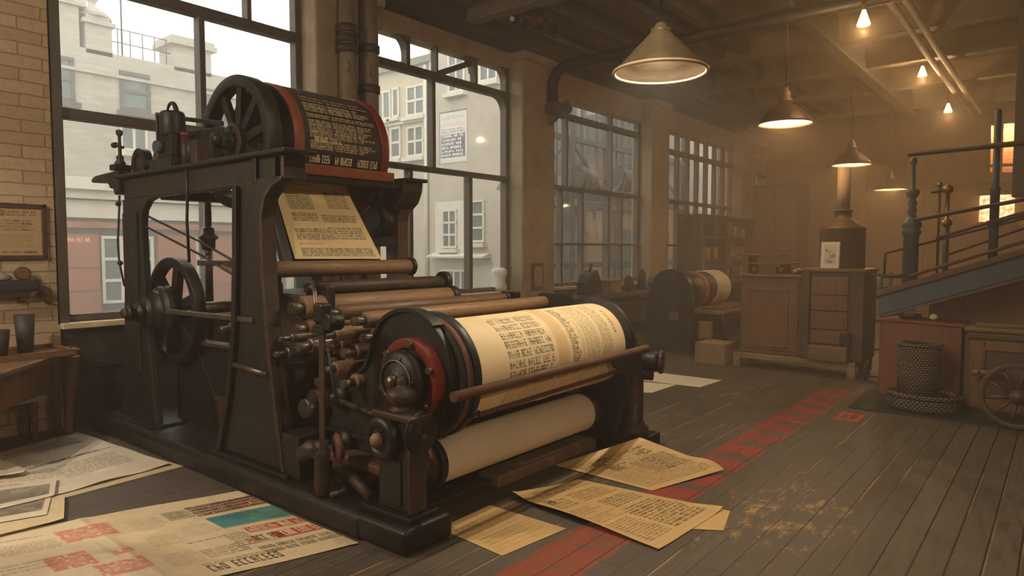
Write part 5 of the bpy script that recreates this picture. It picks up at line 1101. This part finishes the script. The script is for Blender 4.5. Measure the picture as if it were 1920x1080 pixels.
# gas fitting between the rails
t = thing('gauge_stand', 'slim brass gauge stand with a glass tube behind the stair rail', 'gauge', tuple(pY(1770, 505, 8.5)))
gp = pY(1772, 505, 8.5); g0 = pY(1757, 505, 8.5)
MB().tube([g0-np.array([0,0,.1]), g0+np.array([0,0,.86])], .013, 10).build('stem', M['iron_brown'], t)
MB().tube([gp-np.array([0,0,.1]), gp+np.array([0,0,.45])], .028, 12).build('stem', M['blue'], t)
MB().lathe([(.03,0),(.05,.02),(.05,.06),(.02,.08),(.02,.35),(.045,.36),(.05,.42),(.02,.44)], gp+np.array([0,0,.45]), n=18).build('tube_gauge', M['brass'], t)
MB().tube([g0+np.array([-.08,0,.82]), gp+np.array([.05,0,.84])], .016, 10).build('crossbar', M['iron'], t)
MB().lathe([(0,0),(.025,.02),(.025,.05),(0,.07)], g0+np.array([0,0,.86]), n=14).build('knob', M['steel'], t)
# lit lantern box on the far wall, seen between the rails
t = thing('wall_lantern', 'bright golden box lantern on the far wall behind the railings', 'lantern', (-1.2, 19.8, 1.9))
la = pY(1837, 367, 19.7); lb_ = pY(1900, 415, 19.7)
t2 = NT('lantern_glass'); e = t2.n('ShaderNodeEmission'); v = t2.coord('Object'); n_ = t2.noise(v, 9, 6, .7); t2.l(t2.mix(t2.ramp(n_, .35, .65), (1,.42,.12,1), (1,.78,.40,1)), e.inputs[0]); t2.l(t2.ramp(n_, .3, .7, .7, 2.0), e.inputs[1]); t2.l(e.outputs[0], t2.out.inputs[0])
MB().box(la[0], lb_[0], 19.7, 19.95, lb_[2], la[2]).build('glass', t2.mat, t)
m = MB(); xm = (la[0]+lb_[0])/2; m.box(xm-.05, xm+.05, 19.66, 19.98, lb_[2]-.1, la[2]+.1); m.box(la[0]-.04, lb_[0]+.04, 19.66, 20, lb_[2]-.1, lb_[2]); m.box(la[0]-.04, lb_[0]+.04, 19.66, 20, la[2], la[2]+.06); m.build('frame', M['wooddark'], t)
lamp_e = (float(xm), 19.3, float(la[2])-.2)

# ------------------------------------------------------------------ red chest, panelled counter, wicker basket, mat, wheel
t = thing('red_chest', 'plain red-brown chest standing under the stair girder', 'chest', (-1.1, 8.0, 0))
q = [(-1.52,8.08),(-.77,7.88),(-.77,8.4),(-1.42,8.54)]
MB().prism(q, 'Z', .015, .80).build('body', M['redwood'], t, bevel=.006)
q2 = [(-1.55,8.06),(-.745,7.84),(-.745,8.42),(-1.44,8.57)]
MB().prism(q2, 'Z', .80, .825).build('lid', M['redwood'], t, bevel=.006)
t = thing('panelled_counter', 'dark panelled wooden counter at the right edge behind the wheel', 'counter', (.1, 7.9, 0))
MB().box(-.735, 1.2, 7.80, 8.25, .015, .74).build('body', M['wooddark'], t, bevel=.006)
MB().box(-.742, 1.22, 7.75, 8.28, .77, .82).build('top', M['woodh'], t, bevel=.02)
MB().box(-.72, 1.2, 7.77, 8.26, .70, .77).build('moulding', M['wooddark'], t, bevel=.02)
m = MB(); m.box(-.69, -.58, 7.775, 7.80, .05, .69); m.box(-.58, 1.2, 7.775, 7.80, .60, .69); m.box(-.58, 1.2, 7.775, 7.80, .05, .14); m.box(.35, .45, 7.775, 7.8, .14, .6); m.build('door_frame', M['wood'], t, bevel=.008)
o = MB().bar((-.66, 7.95, .835), (-.1, 7.9, .835), .05, .03).build('wooden_slat', M['woodh'], bevel=.004); tag(o, 'loose wooden slat lying on the panelled counter', 'slat')  # plain loose wooden slat, not a measure
o = MB().prism([(-1.62,7.22),(1.2,7.28),(1.2,8.6),(-1.66,8.6)], 'Z', .0005, .014).build('floor_mat', M['rubber'], bevel=.003); tag(o, 'dark metal floor plate under the basket and red chest', 'mat')
t = thing('wicker_basket', 'tall dark wicker basket with a wide flared foot beside the red chest', 'basket', (-1.06, 7.58, .015))
MB().lathe([(.0,0),(.255,0),(.27,.03),(.265,.12),(.255,.14),(.18,.15),(0,.15)], (-1.03, 7.56, .016), n=64, sx=.8, sy=1.15).build('foot', M['wicker'], t)
MB().lathe([(.245,-.012),(.285,-.012),(.295,.008),(.28,.03),(.245,.03)], (-1.03, 7.56, .15), n=64, sx=.8, sy=1.12, closed=True).build('foot_rim', M['wicker'], t)
MB().lathe([(.0,0),(.18,0),(.186,.2),(.182,.36),(.186,.46),(.165,.46),(.16,.05),(0,.05)], (-1.08, 7.58, .168), n=64).build('body', M['wicker'], t)
MB().lathe([(.15,0),(.196,0),(.204,.012),(.196,.028),(.15,.028)], (-1.08, 7.58, .628), n=64, closed=True).build('rim', M['wicker'], t)
t = thing('cart_wheel', 'spoked wooden cart wheel leaning against the counter at the right edge', 'wheel', (-.29, 7.2, 0))
CX, CZ, CR = -.285, .30, .285
rm = MB().lathe([(CR-.045,-.03),(CR,-.03),(CR,.03),(CR-.045,.03)], (CX, 7.2, CZ), (0,1,0), 64, closed=True).build('rim', M['wooddark'], t, bevel=.01)
for j in range(10):
    a = 2*PI*j/10+.15; MB().tube([(CX+.05*math.cos(a), 7.2, CZ+.05*math.sin(a)), (CX+(CR-.03)*math.cos(a), 7.2, CZ+(CR-.03)*math.sin(a))], [.02,.013], 10).build('spoke', M['wooddark'], t)
MB().lathe([(0,-.08),(.03,-.08),(.04,-.06),(.06,-.05),(.065,.0),(.05,.05),(0,.06)], (CX, 7.2, CZ), (0,1,0), 28).build('hub', M['wooddark'], t)
o = MB().cyl((-.66, 7.66, .40), (-.44, 7.66, .415), .028, 18, ch=.008).build('axle_stub', M['wood']); tag(o, 'round wooden axle stub poking out of the counter beside the wheel', 'axle'); 
MB().cyl((-.60, 7.63, .41), (-.60, 7.773, .41), .015, 12).build('pin', M['iron'], o)
o = MB().lathe([(0,0),(.10,0),(.11,.03),(.10,.05),(.09,.05),(.06,.02),(0,.02)], (-1.27, 8.25, .826), n=28).build('dish', M['iron']); tag(o, 'dark dish on the red chest with a pale lump in it', 'dish')
o = MB().lathe([(0,0),(.05,.01),(.06,.05),(.045,.09),(0,.10)], (-1.27, 8.25, .848), n=12).build('wax_lump', M['cream']); tag(o, 'pale yellow lump in the dark dish on the red chest', 'wax')
o = MB().lathe([(0,0),(.035,.01),(.04,.03),(.03,.055),(0,.065)], (-1.05, 8.2, .826), n=16).build('ball', M['cream']); tag(o, 'small cream ball on the red chest beside the dish', 'ball')
# ------------------------------------------------------------------ light, haze, view
wd = bpy.data.worlds.new('sky'); SC.world = wd; wd.use_nodes = True
bg = wd.node_tree.nodes['Background']; bg.inputs[0].default_value = (1.0, .96, .885, 1); bg.inputs[1].default_value = 2.2
def m_haze(name, dens, col, an=.25):
    t = NT(name); v = t.n('ShaderNodeVolumeScatter'); v.inputs['Color'].default_value = col; v.inputs['Density'].default_value = dens; v.inputs['Anisotropy'].default_value = an
    t.l(v.outputs[0], t.out.inputs['Volume']); return t.mat
sh_ = MB().box(-30, -7.03, -6, 30, -.29, 9.5).build('street_haze', m_haze('street_haze', .026, (1, .955, .875, 1), .0)); sh_['kind'] = 'stuff'; sh_['label'] = 'pale mist in the street outside the windows'; sh_['category'] = 'haze'
hz2 = MB().box(-6.72, 2.98, -2.9, 5.99, .001, 4.99).build('thin_haze', m_haze('thin_haze', .007, (1, .96, .9, 1))); hz2['kind'] = 'stuff'; hz2['label'] = 'thin dusty air around the nearer printing press'; hz2['category'] = 'haze'
hz = MB().box(-6.72, 2.98, 6.0, 19.86, .001, 4.99).build('haze', m_haze('room_haze', .034, (1, .84, .62, 1))); hz['kind'] = 'stuff'; hz['label'] = 'smoky golden haze hanging in the hall'; hz['category'] = 'haze'
SC.view_settings.view_transform = 'Standard'; SC.view_settings.look = 'None'; SC.view_settings.gamma = 1; SC.view_settings.use_curve_mapping = False
SC.view_settings.exposure = 0.6
SC.cycles.use_adaptive_sampling = True; SC.cycles.adaptive_threshold = .08; SC.cycles.adaptive_min_samples = 12
SC.cycles.max_bounces = 6; SC.cycles.diffuse_bounces = 3; SC.cycles.glossy_bounces = 3; SC.cycles.transmission_bounces = 4; SC.cycles.volume_bounces = 1; SC.cycles.transparent_max_bounces = 8
SC.cycles.use_denoising = True; SC.cycles.sample_clamp_indirect = 4
SC.cycles.caustics_reflective = False; SC.cycles.caustics_refractive = False
